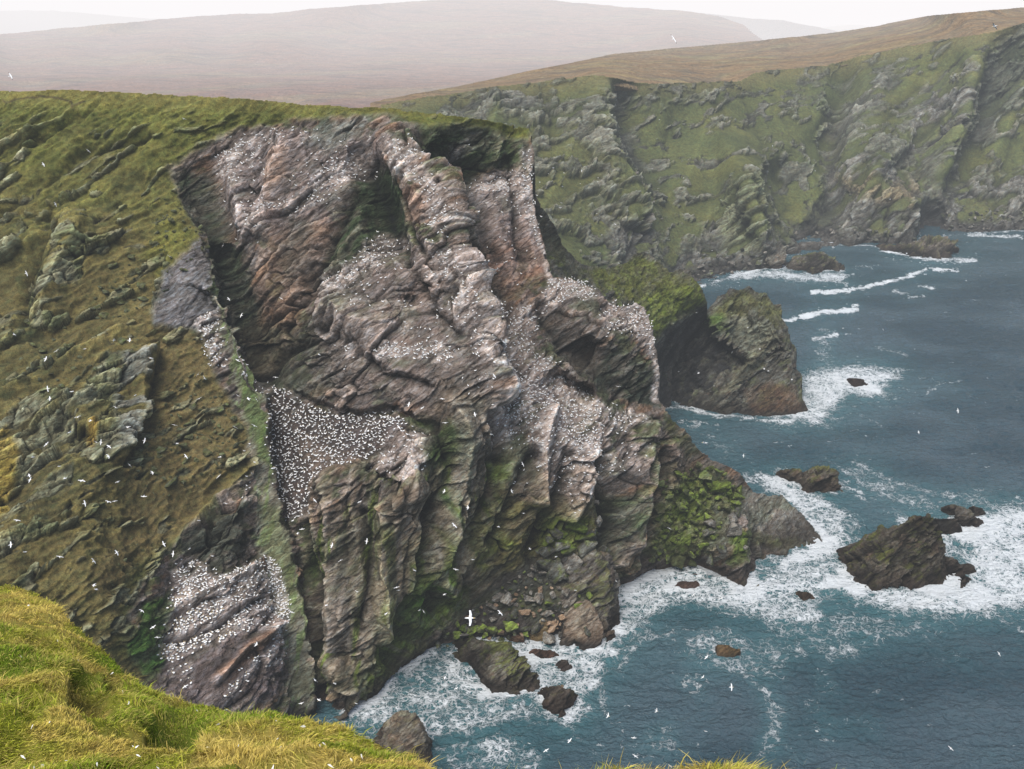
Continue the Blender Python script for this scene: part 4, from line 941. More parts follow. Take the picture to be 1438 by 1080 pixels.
def rock(name, label, hulls, thick=8, voxel=.3, A=.35, k=2.2, seed=0, moss=.4, tint=(1, 1, 1), group=None, cat='rock', extra=None):
    """hulls: lists of (px,py,Y|'w'|'u') seen from the front; depth is given to them by their thickness"""
    hs_ = []
    for h in hulls:
        pts = []
        for p in h:
            q = pxyz(p); pts.append(q)
            top = q[2] > 1
            pts.append(q + (np.array([0, thick * .55, -.55 * thick * (float(tanphi(p[1])) + .12)]) if top else np.array([0, thick, -1.5])))
            if not top: pts.append(q + np.array([0, 0, -2.5]))
        hs_.append([tuple(p) for p in pts])
    me = finish_rock(remeshed(hs_, voxel), A, k, seed, moss, tint, extra=extra)
    c = np.empty(len(me.vertices) * 3, f4); me.vertices.foreach_get('co', c); c = c.reshape(-1, 3)
    cen = c.mean(0); cen[2] = max(0, c[:, 2].min()); me.vertices.foreach_set('co', (c - cen).ravel()); me.update(); me.name = name
    o = link(name, me, M['stone'] if voxel < .5 else M['cliff']); o.location = cen
    return tag(o, label, cat, group)
DK = (.78, .72, .68)
seaR = []   # (outline px, py, reach) for the foam
rock('sea_rock', 'large sloping sea rock with green crest ringed by white surf',
 [[(1186,796,'w'),(1212,828,'w'),(1265,826,'w'),(1322,820,'w'),(1330,800,'w'),(1228,754,11.5),(1212,772,6),(1250,744,14.5),(1294,723,20),(1308,725,19.5),(1325,746,14),(1328,766,8),(1236,790,6),(1300,790,6)]],
 thick=11, voxel=.32, A=.62, k=1.7, seed=21, moss=.6, tint=(.62,.56,.52))
rock('sea_rock', 'low broken dark ledge at the right foot of the large sloping sea rock',
 [[(1322,790,'w'),(1330,783,4),(1345,786,3.5),(1350,800,'w'),(1330,812,'w')],[(1340,793,3),(1362,795,2.5),(1369,803,'w'),(1345,806,'w')],[(1345,812,'w'),(1362,815,'w'),(1358,808,3),(1350,826,'w')]], thick=4, voxel=.28, A=.6, k=2.2, seed=22, moss=.1, tint=(.6,.55,.53))
rock('sea_rock', 'dark square topped rock just behind the large sloping sea rock',
 [[(1309,740,'w'),(1312,727,6),(1345,727,5.5),(1352,748,'w'),(1330,753,'w'),(1348,735,3)]], thick=6, voxel=.25, A=.4, k=2.2, seed=23, moss=.1, tint=(.55,.52,.52))
rock('sea_rock', 'small pointed dark rock, leftmost of the skerries behind the large sea rock', [[(1322,717,'w'),(1342,708,5),(1347,716,2),(1348,722,'w'),(1330,722,'w')]], thick=4, voxel=.25, A=.4, k=2.4, seed=24, moss=.1, tint=(.6,.58,.58))
rock('sea_rock', 'jagged dark skerry with broken steps in the middle of the surf', [[(1346,728,'w'),(1350,717,5),(1358,720,5),(1378,733,'w'),(1378,742,'w'),(1352,740,'w')]], thick=5, voxel=.25, A=.55, k=2.4, seed=25, moss=.1, tint=(.6,.56,.55))
rock('sea_rock', 'small tilted rock at the right end of the skerries', [[(1362,716,'w'),(1368,711,3.5),(1380,713,3),(1386,724,'w'),(1370,725,'w')]], thick=4, voxel=.25, A=.4, k=2.4, seed=26, moss=.1, tint=(.6,.58,.58))
rock('sea_rock', 'humped brown and green rock in the surf off the grey point',
 [[(1092,668,'w'),(1108,661,4),(1122,659,5),(1130,682,'w'),(1108,675,'w')],[(1120,672,'w'),(1140,661,6),(1158,657,8),(1174,666,6),(1180,690,'w'),(1135,693,'w'),(1128,688,'w')]], thick=7, voxel=.3, A=.5, k=2, seed=27, moss=.5, tint=(.8,.72,.66))
rock('sea_rock', 'small round dark rock awash to the right of the sea stack', [[(1190,536,'w'),(1197,531,3.5),(1212,532,3),(1220,542,'w'),(1200,544,'w')]], thick=5, voxel=.3, A=.35, k=2, seed=28, moss=0, tint=(.5,.42,.42))
rock('sea_rock', 'wedge shaped grey rock with green flank in the mouth of the cove',
 [[(630,908,'w'),(655,898,5),(668,896,7),(690,905,8.5),(714,908,9),(722,912,8),(740,940,4),(749,968,'w'),(725,974,'w'),(690,974,'w'),(640,925,'w'),(690,955,3.5)]], thick=7, voxel=.27, A=.55, k=1.8, seed=29, moss=.5, tint=(.88,.84,.80))
rock('sea_rock', 'dark squat rock with surf breaking round it below the wedge shaped rock', [[(757,976,'w'),(772,968,5),(790,964,6),(802,980,3),(804,990,'w'),(786,1008,'w'),(765,1000,'w')]], thick=5, voxel=.24, A=.45, k=2, seed=30, moss=.35, tint=(.7,.6,.56))
rock('sea_rock', 'tall pale brown rock rising beside the grassy edge in the foreground', [[(530,1040,'w'),(552,1015,8),(570,1003,11),(582,1006,10),(596,1040,5),(604,1076,'w'),(560,1090,'w'),(530,1080,'w')]], thick=8, voxel=.24, A=.5, k=1.8, seed=31, moss=.1, tint=(1.1,1.0,.92))
rock('sea_rock', 'small brown rock alone within a ring of foam', [[(1003,915,'w'),(1008,905,2.5),(1022,904,3),(1038,912,1.8),(1041,920,'w'),(1020,926,'w'),(1006,922,'w')]], thick=4, voxel=.2, A=.25, k=2.6, seed=32, moss=.2, tint=(1.6,1.25,.9), extra=lambda P,N,C: C*1.0+np.array((.05,.03,.01),f4)*sstep(0,2,P[:,2])[:,None])
rock('sea_rock', 'low tan rock half washed over between the shore and the large sea rock', [[(1117,836,'w'),(1125,829,2.4),(1137,831,2),(1144,840,'w'),(1128,845,'w')]], thick=3.5, voxel=.2, A=.2, k=2.6, seed=33, moss=.1, tint=(1.5,1.2,.95))
rock('sea_rock', 'long flat reddish rock awash under the mossy boulders', [[(945,824,'w'),(958,816,1.5),(978,815,1.8),(984,824,'w'),(965,829,'w')]], thick=4, voxel=.2, A=.2, k=2.6, seed=34, moss=0, tint=(1.5,1.1,1.0))
rock('sea_rock', 'tiny reddish rock behind the long flat one', [[(970,808,'w'),(975,804,1.2),(982,808,'w')]], thick=2, voxel=.2, A=.1, k=3, seed=35, moss=0, tint=(1.4,1,.9))
rock('sea_rock', 'low red brown rock awash between the beach and the wedge shaped rock', [[(745,918,'w'),(757,912,1.8),(775,914,1.6),(785,921,'w'),(760,926,'w')]], thick=3, voxel=.2, A=.25, k=2.6, seed=36, moss=0, tint=(1.4,.95,.8))
rock('sea_rock', 'dark rock with foam spilling over it, right of the low red brown rock', [[(780,936,'w'),(788,926,2.2),(798,927,2),(802,938,'w'),(790,942,'w')]], thick=3, voxel=.2, A=.25, k=2.6, seed=37, moss=0, tint=(.7,.6,.6))
rock('sea_rock', 'orange brown rock at the water edge left of the low red brown rock', [[(715,900,'w'),(722,892,2),(735,893,1.8),(738,904,'w')]], thick=3, voxel=.2, A=.25, k=2.6, seed=38, moss=0, tint=(1.6,1.1,.8))
rock('sea_rock', 'dark ledge running into the water below the far green crag', [[(1105,376,'w'),(1115,362,6),(1140,359,7),(1152,353,10),(1172,364,6),(1182,378,'w'),(1140,384,'w')]], thick=14, voxel=.6, A=1.0, k=1.1, seed=39, moss=.4, tint=(.85,.82,.8))
rock('sea_rock', 'long low dark reef off the far cave', [[(1245,352,'w'),(1262,346,4),(1300,347,3),(1322,341,7),(1340,352,'w'),(1335,362,'w'),(1290,362,'w')]], thick=16, voxel=.6, A=1.2, k=1.1, seed=40, moss=.3, tint=(.75,.68,.66))
# big blocks on the little beach
rock('boulder', 'huge leaning dark slab at the right of the boulder beach', [[(783,850,7),(800,820,12),(812,800,15),(835,778,19),(850,782,18),(858,830,11),(872,872,1),(850,893,'w'),(815,880,2)]], thick=9, voxel=.27, A=.5, k=1.8, seed=41, moss=.3, tint=(.85,.8,.8), cat='boulder')
rock('boulder', 'big blocky tan boulder at the water end of the beach', [[(790,905,'w'),(798,865,6),(812,850,8.5),(826,846,9),(838,862,7),(848,880,4),(846,908,'w'),(820,912,'w')]], thick=8, voxel=.24, A=.5, k=1.8, seed=42, moss=.05, tint=(1,1,1), cat='boulder', extra=lambda P,N,C: C*.7+np.array((.11,.075,.05),f4)*sstep(.5,3,P[:,2])[:,None])
rock('boulder', 'squarish yellow brown boulder at the water edge of the beach', [[(741,894,1),(745,872,4.5),(760,868,5.2),(769,874,4.6),(771,896,1),(755,899,.5)]], thick=4, voxel=.2, A=.25, k=2.6, seed=43, moss=.1, tint=(1,1,1), cat='boulder', extra=lambda P,N,C: C*.7+np.array((.13,.09,.035),f4))
rock('boulder', 'small tan boulder lying in front of the leaning slab', [[(850,905,'w'),(852,888,2.5),(862,884,3),(866,898,'w')]], thick=4, voxel=.2, A=.25, k=2.6, seed=44, moss=.1, tint=(1.1,.9,.8), cat='boulder')
rock('boulder', 'pale rounded boulder by the water on the far shore', [[(1076,370,4),(1080,350,12),(1094,336,17),(1106,345,13),(1106,368,4),(1090,378,'w')]], thick=14, voxel=.6, A=.6, k=1.1, seed=45, moss=0, tint=(1.5,1.5,1.45), cat='boulder')
rock('boulder', 'bright green lichened boulder on top of the mossy rock pile', [[(981,672,291),(984,662,294),(992,659,295),(1001,668,293),(1000,674,290)]], thick=3, voxel=.2, A=.1, k=3, seed=46, moss=.3, tint=(1.5,1.8,1.1), cat='boulder')

# ------------------------------------------------------------------ loose boulders: one mesh per shape, copied
rs = np.random.RandomState(5)
def boulder_mesh(seed, kind):
    r = np.random.RandomState(seed)
    pts = r.normal(size=(10, 3)); pts /= np.linalg.norm(pts, axis=1)[:, None]; pts *= (.75 + .35 * r.rand(10, 1)) * np.array([1.0, .8, .55 if kind != 'slab' else .35]) * .5
    me = remeshed([[tuple(p) for p in pts]], .038)
    n = len(me.vertices); P = np.empty(n * 3, f4); me.vertices.foreach_get('co', P); P = P.reshape(-1, 3)
    N = np.empty(n * 3, f4); me.vertex_normals.foreach_get('vector', N); N = N.reshape(-1, 3)
    q = P * 5 + seed; v, h, g = cells(q[:, 0] * .6, q[:, 1] * .6, q[:, 2] * .9, seed % 7)
    P += N * (.035 * v + .012 * fbm(q[:, 0] * 2, q[:, 1] * 2, q[:, 2] * 2, 3))[:, None]
    me.vertices.foreach_set('co', P.ravel()); me.update()
    base = {'grey': (.225, .210, .180), 'moss': (.105, .120, .050), 'turf': (.120, .125, .062), 'dark': (.115, .115, .096), 'slab': (.105, .112, .068), 'tan': (.27, .19, .125)}[kind]
    C = np.zeros((n, 3), f4) + np.array(base, f4)
    nn = fbm(q[:, 0] * .8, q[:, 1] * .8, q[:, 2] * .8, 4, 5)
    if kind in ('moss',): lay(C, sstep(-.2, .3, nn + .6 * N[:, 2] - .2) * .85, (.150, .205, .030))
    if kind in ('turf', 'slab', 'dark'): lay(C, sstep(0, .4, nn + .4 * N[:, 2] - .2) * .7, (.105, .125, .030))
    if kind == 'grey': lay(C, sstep(.1, .5, nn) * .7, (.15, .125, .10)); lay(C, sstep(.1, .4, -nn) * .7, (.055, .052, .05))
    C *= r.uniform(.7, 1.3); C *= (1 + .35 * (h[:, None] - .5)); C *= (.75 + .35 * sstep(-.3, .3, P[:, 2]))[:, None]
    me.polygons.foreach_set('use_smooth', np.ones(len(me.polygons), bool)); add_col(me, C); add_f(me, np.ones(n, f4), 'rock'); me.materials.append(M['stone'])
    me.name = 'boulder'
    return me
BM = {k: [boulder_mesh(100 + 7 * i + j * 31, k) for i in range(5)] for j, k in enumerate(('grey', 'moss', 'turf', 'dark', 'slab', 'tan'))}
def in_poly(poly, x, y):
    return float(sdist(poly, np.array([[x]], f4), np.array([[y]], f4))[0, 0]) < 0
nb_total = 0; pend = []
def scatter(sh, poly, n, smin, smax, kinds, label, group, seed, sink=.22, pw=2.2, name='boulder'):
    if sink < .15: pw = 1.5; sink -= .14
    global nb_total
    r = np.random.RandomState(seed); xs = [p[0] for p in poly]; ys = [p[1] for p in poly]; placed = []; tries = 0
    while len(placed) < n and tries < n * 40:
        tries += 1
        x, y = r.uniform(min(xs), max(xs)), r.uniform(min(ys), max(ys))
        if not in_poly(poly, x, y): continue
        P, N = sh.at(x, y); size = smin + (smax - smin) * r.rand() ** pw
        if any(np.linalg.norm(P - q) < .37 * (size + s0) for q, s0 in placed): continue
        placed.append((P, size))
        kd = kinds[r.randint(len(kinds))]
        s = size * (1 + .15 * r.normal())
        q = Vector(N * .7 + np.array([0, 0, .5])).to_track_quat('Z', 'Y').to_euler()
        pend.append((s / P[1], kd, r.randint(5), P + N * size * (.25 - sink), (s * r.uniform(.8, 1.25), s * r.uniform(.75, 1.1), s * r.uniform(.8, 1.2)),
                     (q.x + r.normal() * .3, q.y + r.normal() * .3, r.uniform(0, 6.28)), label, group)); nb_total += 1
scatter(hs, [(640,892),(655,862),(700,828),(730,800),(790,790),(830,840),(800,870),(845,896),(780,896),(700,898)], 190, 1.6, 6.8, ('grey','grey','dark','moss','tan'), 'loose boulder among others on the small beach in the cove', 'boulders on the cove beach', 1, .1)
scatter(hs, [(610,905),(640,875),(700,880),(740,885),(740,900),(640,912)], 26, 2.4, 4.6, ('moss','dark'), 'green weeded boulder along the waterline of the cove beach', 'weeded boulders at the waterline', 2, .1)
scatter(hs, [(760,770),(780,735),(840,725),(850,770),(820,800),(780,820)], 44, 3.0, 9.0, ('dark','grey','moss'), 'dark block in the jumble above the cove beach', 'blocks above the cove beach', 3, .12)
scatter(hs, [(930,668),(975,652),(1010,660),(1040,690),(1030,720),(1000,762),(960,792),(915,784),(922,720)], 160, 2.2, 7.6, ('moss','moss','moss','turf'), 'bright mossy boulder in the green pile by the sea', 'mossy boulders in the green pile', 4, .08)
scatter(hs, [(985,740),(1035,720),(1045,770),(1000,785)], 10, 4.5, 8, ('dark','grey'), 'big dark block at the foot of the green pile', 'dark blocks under the green pile', 14, .12)
scatter(hs, [(225,270),(285,300),(292,350),(250,400),(180,450),(120,440),(170,360),(215,330)], 90, .9, 4.2, ('turf','slab'), 'lichened stone on the turf above the rock fin', 'stones on the upper turf', 5)
scatter(hs, [(235,545),(290,530),(345,600),(340,650),(250,700),(190,705),(185,650),(215,600)], 150, .9, 4.4, ('turf','slab','turf'), 'lichened stone in the scree on the brown slope', 'stones in the scree', 6)
scatter(hs, [(160,760),(215,740),(235,790),(190,850),(150,850)], 40, .5, 2.2, ('turf','slab'), 'small stone low on the brown slope above the foreground grass', 'small stones low on the slope', 7)
scatter(hs, [(0,430),(120,460),(200,470),(180,520),(60,560),(0,560)], 60, .8, 3.6, ('turf','slab'), 'stone on the left slope between rock bands', 'stones between the rock bands', 8)
scatter(fs, [(950,385),(1040,350),(1090,355),(1085,378),(1000,394)], 45, 3, 8, ('dark','grey'), 'dark boulder on the far shore beyond the promontory', 'boulders on the far shore', 9, .12)
scatter(fs, [(1320,300),(1438,285),(1438,322),(1330,326)], 60, 2.5, 7, ('dark','grey','grey'), 'boulder on the far beach at the right edge', 'boulders at the far right beach', 10, .12)
scatter(fs, [(1110,325),(1200,320),(1290,330),(1290,344),(1110,340)], 30, 3, 7, ('dark','grey'), 'dark boulder below the far crag', 'boulders below the far crag', 11, .12)
scatter(fs, [(870,230),(940,250),(960,330),(920,350)], 40, 1.5, 5, ('grey','turf'), 'grey boulder in the far gully', 'boulders in the far gully', 12, .2)
pend.sort(key=lambda p: -p[0])
for (_, kd, i, loc, sc, rot, label, group) in pend[:250]:
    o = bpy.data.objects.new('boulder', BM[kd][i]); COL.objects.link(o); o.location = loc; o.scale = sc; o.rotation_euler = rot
    tag(o, label, 'boulder', group)
VV = []; FF = []; CC = []; off = 0
LOW = {}
for (_, kd, i, loc, sc, rot, label, group) in pend[250:]:
    if (kd, i) not in LOW:
        m0 = BM[kd][i]; n = len(m0.vertices); P = np.empty(n * 3, f4); m0.vertices.foreach_get('co', P); P = P.reshape(-1, 3)
        cc = np.empty(n * 4, f4); m0.color_attributes['Col'].data.foreach_get('color', cc); cc = cc.reshape(-1, 4)[:, :3]
        b2 = bmesh.new(); vs = [b2.verts.new(p) for p in P[::max(1, n // 60)]]; bmesh.ops.convex_hull(b2, input=vs)
        for v in [v for v in b2.verts if not v.link_faces]: b2.verts.remove(v)
        bmesh.ops.triangulate(b2, faces=b2.faces[:]); b2.verts.index_update()
        pv = np.array([v.co[:] for v in b2.verts]); LOW[(kd, i)] = (pv, np.array([[v.index for v in f.verts] for f in b2.faces]), np.tile(cc.mean(0), (len(pv), 1)) * (.8 + .4 * _rng.rand(len(pv), 1))); b2.free()
    pv, pf_, pc = LOW[(kd, i)]
    Mx = np.array(Euler(rot).to_matrix()); VV.append((pv * np.array(sc)) @ Mx.T + np.array(loc)); FF.append(pf_ + off); CC.append(pc); off += len(pv)
me = np_mesh('loose_stones', np.concatenate(VV), np.concatenate(FF), False); add_col(me, np.concatenate(CC)); add_f(me, np.ones(off, f4), 'rock')
tag(link('loose_stones', me, M['stone']), 'countless smaller stones lying over the slopes and beaches', 'stones', kind='stuff')
print('boulders', nb_total, round(time.time() - T0, 1))
for (x, y, s, kd, zs) in [(700,838,5.5,'grey',.8),(718,846,5,'tan',.8),(742,843,6,'grey',.7),(757,842,6.5,'grey',1),(775,852,6.5,'dark',1.1),(668,862,4.5,'dark',.8),(690,852,5,'grey',.8),(722,864,5,'dark',.8),(738,862,4.5,'tan',1),(648,882,5,'moss',.8),(664,884,5.5,'moss',.9),(688,884,6,'moss',.8),(714,880,6,'moss',.9),(733,884,5,'dark',.8),(775,878,5.5,'tan',.9),(768,862,4.5,'grey',.8),
    (790,866,4.5,'tan',.8),(776,802,10,'dark',1.4),(800,792,10,'grey',1.3),(816,770,9,'dark',1.3),(758,792,9,'dark',1.2),(792,768,8,'moss',1.2),(770,776,8,'dark',1.1),(830,752,8,'dark',1.1)]:
    P, N = hs.at(x, y); o = bpy.data.objects.new('boulder', BM[kd][rs.randint(5)]); COL.objects.link(o)
    o.location = P + N * s * .12; o.scale = (s * 1.15, s * .95, s * zs); o.rotation_euler = (rs.normal() * .35, rs.normal() * .35, rs.uniform(0, 6))
    tag(o, {'grey': 'pale grey angular block on the cove beach', 'tan': 'tan boulder on the cove beach', 'moss': 'mossy boulder near the water on the cove beach', 'dark': 'big dark angular block at the cove'}[kd], 'boulder', 'larger ' + kd + ' boulders of the cove')
# a few individually seen stones on the slope
for (x, y, s, kd, lab) in [(237,684,6.5,'slab','largest flat slab lying on the brown slope'),(216,662,3.4,'turf','pointed stone just above the largest slab on the brown slope'),(255,628,4.0,'turf','thick grey stone in the middle of the scree'),(262,598,3.4,'slab','pale square stone near the top of the scree'),
    (158,372,3.6,'turf','tilted pale stone on the upper turf right of the big outcrop'),(150,415,4.2,'slab','long greenish stone below the tilted pale stone'),(138,430,4.0,'slab','mossy flat stone beside the big outcrop'),(243,312,3.2,'turf','pale stone near the top of the fin'),(216,340,3.2,'turf','grey stone in a small cluster on the upper turf'),
    (842,712,4.2,'grey','pale upright block standing above the cove'),(268,530,2.6,'slab','flat stone at the edge of the fin colony'),(415,578,2.6,'grey','lone boulder on the great ledge colony')]:
    P, N = hs.at(x, y); o = bpy.data.objects.new('boulder', BM[kd][rs.randint(5)]); COL.objects.link(o)
    o.location = P + N * s * .1; o.scale = (s * 1.2, s * .9, s * .95); o.rotation_euler = (.5, rs.normal() * .3, rs.uniform(0, 6)); tag(o, lab, 'boulder')
import os
HAZE = True
# ================================================================== sea
stp = 1.3
sx = np.arange(380, 1580, stp); sy = np.arange(300, 1180, stp)
SX, SY = np.meshgrid(sx, sy); SX = SX.astype(f4); SY = SY.astype(f4)
wx, wy, wz = [np.asarray(v) + 0 * SX for v in sea_at(SX, SY)]
wx = wx.astype(f4); wy = wy.astype(f4); zz0 = 0 * wx
def seaw(pts):  # px polyline -> world xy
    return [tuple(float(v) for v in sea_at(px, py)[:2]) for px, py in pts]
n_l = fbm(wx / 22, wy / 22, zz0, 4, 201); n_m = fbm(wx / 7, wy / 7, zz0 + 3, 4, 204); n_s = fbm(wx / 2.2, wy / 2.2, zz0 + 6, 3, 207)
wpx = SX + 10 * n_l + 5 * n_m; wpy = SY + 6 * n_l + 4 * n_m
Wx = wx + 5 * n_l + 2 * n_m; Wy = wy + 6 * n_l + 3 * n_m
foam = np.zeros(SX.shape, f4)
shore = [ # (px outline of waterline, reach m, strength)
 ([(470,1040),(490,1008),(520,985),(542,960),(560,938),(600,910),(640,903),(700,905),(760,904),(850,905)], 7, .95),
 ([(850,905),(866,860),(866,838),(885,813),(930,797),(985,790),(1030,822),(1052,832),(1060,775),(1110,783),(1156,765)], 9, 1.15),
 ([(1156,765),(1150,745),(1110,690),(1060,670)], 7, .9),
 ([(930,570),(960,572),(1000,582),(1080,586),(1130,580)], 4, .85), ([(1130,580),(1128,540)], 14, 1.1),
 ([(985,402),(1040,386),(1095,370),(1110,380),(1183,380)], 7, .95), ([(1100,350),(1130,341),(1180,344),(1265,347),(1305,333),(1438,324),(1560,318)], 6, .8),
 ([(1186,798),(1212,830),(1265,828),(1322,822),(1350,826),(1370,804)], 14, 1.35), ([(1309,742),(1330,754),(1352,750),(1378,742),(1386,725)], 12, 1.25),
 ([(1092,668),(1130,690),(1180,690)], 7, .95), ([(1190,540),(1220,544)], 12, 1.1), ([(630,908),(640,926),(690,975),(725,975),(749,968)], 5, 1.1), ([(749,968),(722,912),(714,905)], 7, 1.1),
 ([(757,976),(765,1001),(786,1008),(804,990)], 6, 1.2), ([(530,1040),(560,1092)], 4, .8), ([(1003,915),(1020,927),(1041,920)], 3, .75), ([(1117,836),(1128,846),(1144,841)], 7, 1.05),
 ([(945,824),(965,830),(984,824)], 5, 1.1), ([(745,918),(760,927),(785,921),(802,938)], 6, 1.1), ([(1245,353),(1290,363),(1338,362)], 9, 1.05)]
dmin = np.full(SX.shape, 1e9, f4)
for line, reach, st in shore:
    d = ldist(seaw(line), Wx, Wy); dmin = np.minimum(dmin, d)
    kk = .55 + .6 * sstep(-.35, .3, fbm(wx / 16, wy / 16, zz0 + reach, 3, 251)); far_k = .6 if line[0][1] < 420 else 1.0; foam = np.maximum(foam, st * kk * np.exp(-(d / (reach * far_k)) ** 1.2))
patch = [
 ([(1195,832),(1250,822),(1320,820),(1370,800),(1350,750),(1390,712),(1470,700),(1600,720),(1600,850),(1440,866),(1360,872),(1290,868),(1230,852)], 26, .86),
 ([(1120,575),(1128,525),(1170,512),(1240,515),(1285,522),(1250,540),(1190,558),(1160,585),(1110,602),(1060,596)], 12, .80),
 ([(862,850),(900,800),(985,795),(1060,835),(1065,790),(1160,768),(1175,800),(1150,850),(1170,880),(1090,880),(1020,860),(950,850),(905,880),(860,900),(850,960),(815,1005),(760,1015),(735,975),(715,900),(800,905)], 16, .72),
 ([(490,1015),(545,962),(600,912),(650,925),(690,978),(755,985),(760,1010),(650,1035),(600,1040),(520,1050)], 12, .60),
 ([(1050,668),(1110,655),(1150,695),(1200,720),(1180,790),(1150,760),(1120,710),(1070,690)], 12, .72),
 ([(1150,640),(1220,655),(1300,690),(1345,722),(1290,725),(1200,690)], 14, .48),
 ([(1080,870),(1160,850),(1250,855),(1330,875),(1260,905),(1200,930),(1130,920),(1080,960),(1040,940)], 16, .46),
 ([(1150,690),(1220,740),(1190,800),(1150,830),(1100,800)], 20, .50),
 ([(960,895),(1020,880),(1080,900),(1075,940),(1020,950),(955,930)], 10, .50),
 ([(600,1040),(700,1030),(780,1060),(760,1090),(640,1090)], 14, .52), ([(1060,960),(1100,990),(1095,1060),(1060,1070),(1075,1010)], 8, .50),
 ([(960,600),(1040,610),(1060,650),(1000,650)], 12, .30), ([(1150,455),(1180,470),(1165,520),(1145,510)], 6, .42), ([(900,1020),(950,1010),(950,1060),(910,1060)], 8, .36),
 ([(1240,880),(1438,858),(1600,870),(1600,890),(1400,885)], 12, .35)]
for poly, soft, st in patch: foam = np.maximum(foam, st * sstep(soft, -soft, sdist(poly, wpx, wpy)))
for line, wd, st in [([(1095,452),(1125,446),(1150,440),(1185,437),(1203,434)], 3.2, 1.1), ([(1140,411),(1190,408),(1225,401),(1262,393),(1300,380)], 2.4, 1.0), ([(1305,378),(1345,381)], 2, .95), ([(1238,348),(1300,364),(1368,366)], 3.5, .8),
   ([(1030,388),(1080,384),(1130,390),(1185,388)], 6, .8), ([(1360,330),(1435,333)], 2, .8), ([(1200,405),(1215,408)], 2, .6), ([(1290,403),(1312,406)], 2, .9), ([(1255,410),(1275,412)], 2, .7), ([(1142,478),(1175,470)], 3, .9), ([(1275,419),(1300,416)], 2, .7),
   ([(1190,400),(1160,392)], 2, .7), ([(1115,345),(1200,340)], 2.5, .7), ([(1200,375),(1235,374)], 2, .5), ([(1230,488),(1272,500)], 3, .5), ([(1340,540),(1290,530)], 3, .42), ([(1300,556),(1320,540),(1350,535)], 2, .5),
   ([(1080,1050),(1092,1000),(1070,965),(1030,930)], 6, .52), ([(1165,925),(1230,890),(1310,868)], 6, .50), ([(1130,920),(1100,880),(1060,860)], 6, .50), ([(1000,470),(1040,452),(1090,455)], 3, .5),
   ([(1150,700),(1190,760),(1170,800)], 8, .62), ([(1200,650),(1260,680),(1340,700)], 6, .52), ([(1220,560),(1200,580),(1240,600)], 3, .35), ([(870,935),(900,900),(950,890)], 5, .5), ([(845,960),(850,1005)], 8, .45)]:
    d = ldist(line, SX + 4 * n_l + 2.5 * n_m, SY + 3 * n_m + 1.5 * n_s); foam = np.maximum(foam, st * sstep(wd * 2.2, 0, d))
foam = np.minimum(foam * 1.06, 1.15) * (.88 + .22 * fbm(wx / 12, wy / 9, zz0 + 5, 4, 255))
sw_ = ridged((wx + 9 * n_l) / 34, (wy + 9 * n_m) / 15, zz0 + 4, 3, 262); near_ = np.exp(-dmin / 38.)
foam = np.maximum(foam, sstep(.60, .92, sw_) * near_ * .78)
# scattered whitecaps on the open water
capn = fbm(wx / 9 + 3, wy / 3.2, zz0 + 9, 3, 231)
foam = np.maximum(foam, sstep(.50, .80, capn) * .52)
aer = np.clip(blur(foam, 16) * .75 + blur(foam, 5) * .5, 0, 1)
dark = sstep(-.3, .4, fbm(wx / 70, wy / 45, zz0, 3, 240))
# waves
swell = .8 * fbm((wx * .8 + wy * .4) / 26, (wy - .3 * wx) / 16, zz0, 2, 211)
rid = ridged((wx + .5 * wy) / 11, (wy - .3 * wx) / 5.5, zz0, 3, 215)
Zs = swell + .95 * (rid - .4) + .36 * (ridged((wx + .4 * wy) / 3.2, wy / 1.9, zz0, 2, 219) - .4) + .10 * n_s + .35 * np.clip(foam, 0, 1) * (.4 + n_m) 
Zs = Zs * (.5 + .5 * sstep(0, 8, dmin))
V = np.stack([wx + .3 * n_m, wy, Zs], -1).reshape(-1, 3)
ny, nx = SX.shape; idx = np.arange(ny * nx).reshape(ny, nx)
F = np.stack([idx[:-1, :-1].ravel(), idx[1:, :-1].ravel(), idx[1:, 1:].ravel(), idx[:-1, 1:].ravel()], -1)
big = np.array([(-9000, -2000, -1.3), (12000, -2000, -1.3), (12000, 20000, -1.3), (-9000, 20000, -1.3)])
V = np.concatenate([V, big]); F = np.concatenate([F, [[len(V) - 4, len(V) - 3, len(V) - 2, len(V) - 1]]])
me = np_mesh('sea', V, F)
add_f(me, np.concatenate([np.clip(foam, 0, 1.4).ravel(), [0] * 4]), 'foam'); add_f(me, np.concatenate([aer.ravel(), [0] * 4]), 'aer'); add_f(me, np.concatenate([dark.ravel(), [.5] * 4]), 'dark')
t = NT('sea_water')
geo = t.n('ShaderNodeNewGeometry').outputs['Position']
fo = t.attr('foam'); ae = t.attr('aer'); dk = t.attr('dark')
warp = t.n('ShaderNodeTexNoise', ins={'Vector': geo, 'Scale': .12, 'Detail': 4.0, 'Roughness': .6}).outputs['Color']
wv = t.vmath('ADD', geo, t.n('ShaderNodeVectorMath', operation='SCALE', ins={0: warp, 'Scale': 9.0}).outputs[0]).outputs[0]
vo = t.n('ShaderNodeTexVoronoi', feature='DISTANCE_TO_EDGE', ins={'Vector': wv, 'Scale': .42}).outputs['Distance']
vo2 = t.n('ShaderNodeTexVoronoi', feature='DISTANCE_TO_EDGE', ins={'Vector': wv, 'Scale': 1.25}).outputs['Distance']
lace = t.math('MAXIMUM', t.mr(vo, 0, .22, 1, 0), t.math('MULTIPLY', t.mr(vo2, 0, .25, 1, 0), .85))
fn = t.noise(wv, .55, 7, .68)
fn2 = t.noise(geo, 3.2, 4, .6)
pat = t.math('ADD', t.math('MULTIPLY', lace, .38), t.math('ADD', t.math('MULTIPLY', fn, .85), t.math('MULTIPLY', fn2, .25)))   # ~0.35..1.2
pat = t.math('ADD', pat, t.math('MULTIPLY', t.math('SUBTRACT', t.noise(geo, .16, 4, .6, .5), .5), .55))
